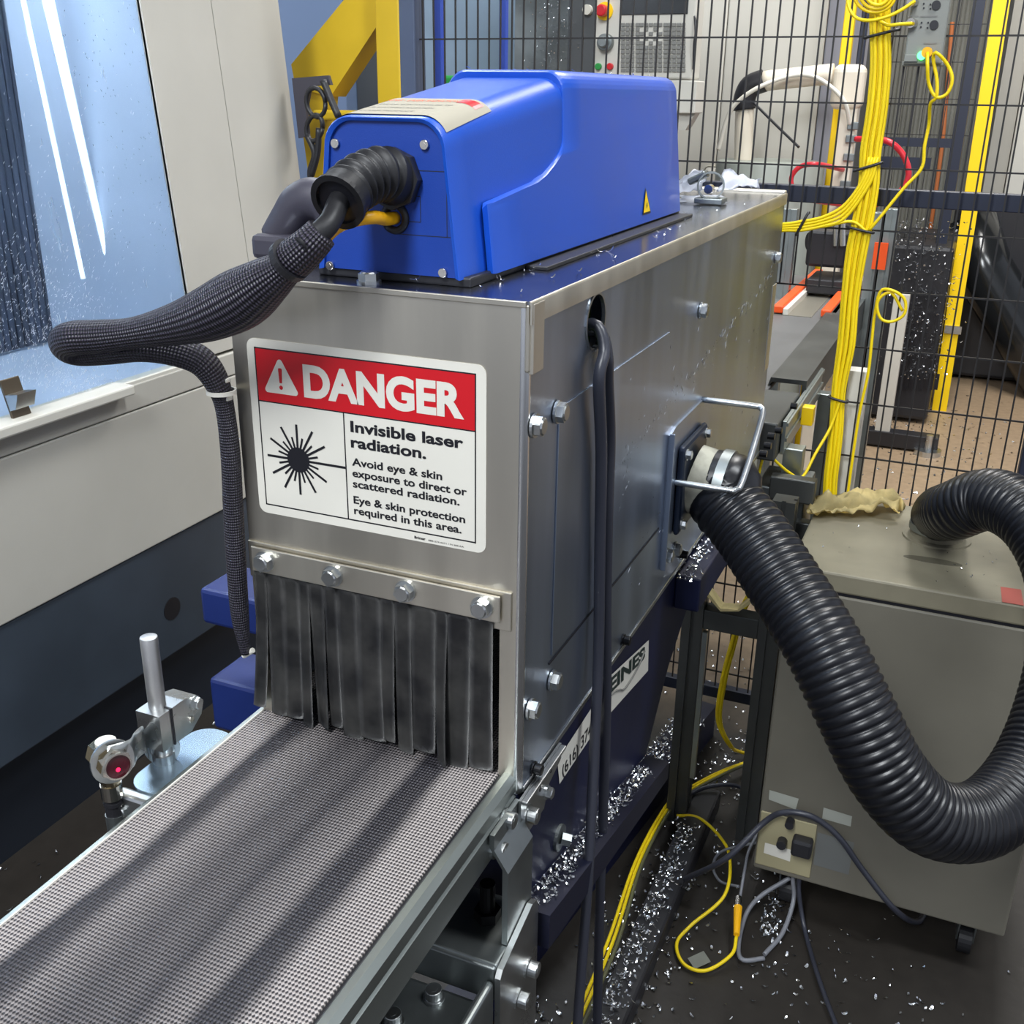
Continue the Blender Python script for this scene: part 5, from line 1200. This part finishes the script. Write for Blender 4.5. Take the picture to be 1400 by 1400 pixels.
# black tool plate with carabiners
yt = 1.62
tpn = root('black_hook_plate', 'black plate with hooks hanging on the yellow frame', 'hook plate', tuple(at(420, 180, y=yt)))
bm = prism(B(), [at(399, 107, y=yt), at(448, 103, y=yt), at(452, 116, y=yt), at(424, 118, y=yt), at(418, 150, y=yt), at(421, 186, y=yt), at(408, 189, y=yt)], (0, .012, 0)); part('plate', bm, greyplastic, tpn)
for (u, v, rx, rz, tl_) in ((432, 140, 13, 20, .1), (430, 175, 11, 18, -.1)):
    pts = [at(u+math.cos(a)*rx+math.sin(a)*tl_*20, v+math.sin(a)*rz, y=yt-.01) for a in [j*PI/8 for j in range(17)]]
    bm = B(); tube(bm, pts, .006, 8); part('hook_ring', bm, black, tpn)
bm = B(); tube(bm, spline([at(442, 110, y=yt-.01), at(452, 135, y=yt-.01), at(463, 160, y=yt-.01)], 5), .009, 8); part('handle_strap', bm, black, tpn)
bm = B(); tube(bm, spline([at(420, 185, y=yt-.01), at(430, 210, y=yt-.01), at(424, 235, y=yt-.01), at(428, 252, y=yt-.01), at(438, 255, y=yt-.01)], 5), .008, 8); part('lower_strap', bm, black, tpn)
bm = B(); p = at(440, 205, y=yt); tube(bm, spline([at(436, 175, y=yt-.01), at(434, 210, y=yt-.01), at(426, 240, y=yt-.01)], 5), .008, 8); part('lower_strap', bm, black, tpn)
# bluish cabinet behind yellow column
yv = 4.2
bm = B(); box(bm, X(385, 50, yv)-.3, X(470, 50, yv), yv, yv+.3, .0, 3.2); solo('blue_cabinet', bm, mat('pale_blue_cab', rgb(126, 148, 184), .5), 'pale blue cabinet behind the yellow brace', 'cabinet')
bm = B(); box(bm, X(470, 50, yv)+.005, X(575, 50, yv), yv+.1, yv+.3, .0, 3.2); solo('slate_cabinet', bm, doorgrey, 'slate grey cabinet between the yellow brace and column', 'cabinet')

# ================================================================== FLOOR CABLES AND SWARF
def fc(l, z=.01): return [at(u, v, z=zz if zz is not None else z) for u, v, zz in l]
def F_(name, l, r, m, label, grp=None): return cable(name, fc(l), r, m, label, 'cable', grp, n=8, seg=8)
for i in range(3):
    F_('floor_cable', [(775+i*7, 1420, .05), (830+i*7, 1290, .05), (868+i*5, 1180, .05), (905+i*5, 1110, .05), (930+i*6, 1085, .05), (985+i*6, 1055, .04), (1040+i*4, 1035, .03), (1070, 1020+i*6, .03)], .0035, yellow if i < 2 else mat('dull_olive', rgb(92, 92, 62), .5), ('yellow floor cable along the black channel, left strand', 'yellow floor cable along the black channel, right strand', 'dull olive floor cable beside the yellow strands')[i])
F_('yellow_floor_lead', [(925, 1115, .05), (955, 1118, .05), (985, 1145, .06), (998, 1175, .07), (990, 1225, .05), (945, 1265, .02), (925, 1290, .01), (935, 1318, .01), (965, 1327, .01), (1000, 1305, .02), (1007, 1280, .03)], .0035, yellow, 'yellow lead looping in an S over the floor by the extractor')
a, b = at(1007, 1278, z=.035), at(1009, 1240, z=.045)
cp = root('inline_connector', 'yellow inline connector with silver nut by the extractor', 'connector', tuple((a+b)/2)); bm = B(); cyl(bm, a, b, .006, 14, r2=.0085); part('connector_body', bm, yelfib, cp)
bm = B(); cyl(bm, b, b+(b-a)*.35, .007, 14); part('silver_nut', bm, chrome, cp)
F_('grey_floor_lead', [(1012, 1225, .05), (1018, 1190, .08), (1025, 1160, .11), (1045, 1130, .15), (1075, 1120, .17), (1090, 1130, .17), (1085, 1145, .16), (1060, 1148, .15), (1020, 1155, .1), (985, 1165, .06), (975, 1185, .03), (985, 1205, .03), (1010, 1212, .05)], .003, greyCable, 'grey lead looping to the extractor socket')
F_('grey_floor_lead', [(1108, 1125, .20), (1115, 1150, .17), (1105, 1175, .13), (1085, 1195, .10), (1085, 1230, .05), (1070, 1275, .02), (1045, 1305, .01)], .0045, greyCable, 'thick grey lead dropping from the extractor to the floor')
F_('grey_floor_lead', [(1080, 1200, .09), (1040, 1225, .05), (1020, 1250, .02), (1010, 1290, .01), (1015, 1312, .01), (1045, 1310, .01)], .0045, greyCable, 'grey lead curled under the inline connector')
F_('black_floor_cable', [(1100, 1155, .16), (1096, 1190, .12), (1092, 1215, .08), (1100, 1270, .01), (1120, 1340, .01), (1150, 1420, .01)], .0045, cableblk, 'black mains cord running from the extractor plug to the front')
F_('black_floor_cable', [(920, 1100, .05), (960, 1078, .06), (1000, 1073, .08), (1030, 1085, .11), (1048, 1100, .13)], .005, cableblk, 'black cord arching to the left edge of the extractor')
l_ = [V((.30, .90, .07)), V((.38, .885, .16)), at(1044, 1125, y=.93), at(1070, 1111, y=.93), at(1100, 1113, y=.93), at(1125, 1125, y=.935), at(1150, 1148, y=.935), at(1180, 1190, y=.94), at(1225, 1245, y=.94), V((.745, 1.02, .03)), V((.76, 1.12, .008))]
cable('black_floor_cable', l_, .006, cableblk, 'thick black cord draped across the extractor front', seg=8)
a, b, c, d = at(950, 1325, z=.008), at(972, 1315, z=.008), at(962, 1300, z=.012), at(940, 1310, z=.012)
bm = B(); bm.faces.new([bm.verts.new(q) for q in (a, b, c, d)]); bmesh.ops.solidify(bm, geom=bm.faces[:], thickness=.001); solo('cable_tag', bm, labm, 'grey tag on the looping yellow floor lead', 'tag')
bm = B()
pts = []
for (u, v, su, sv, n_) in ((1050, 1060, 22, 30, 170), (1055, 1250, 12, 22, 110), (880, 1290, 30, 60, 160), (980, 1040, 40, 30, 160), (1000, 900, 40, 50, 140), (730, 1390, 20, 12, 60), (1100, 1340, 120, 50, 110), (850, 1330, 25, 60, 120), (950, 1180, 30, 60, 130), (250, 980, 80, 60, 40), (60, 1200, 60, 40, 20)):
    for i in range(n_):
        u_ = random.gauss(u, su); v_ = random.gauss(v, sv); q = at(u_, v_, z=.002); pts.append(q)
flakes(bm, pts, (.005, .013), .0022)
for i in range(620):
    q = at(random.uniform(1110, 1400) if i < 200 else random.gauss(1200, 60), random.uniform(540, 690) if i < 260 else random.gauss(572, 16), z=.002); flakes(bm, [q], (.008, .018), .004, .3)
solo('floor_swarf', bm, chip, 'bright metal swarf flakes scattered over the dark floor', 'swarf', kind='stuff')
bpy.context.view_layer.update()
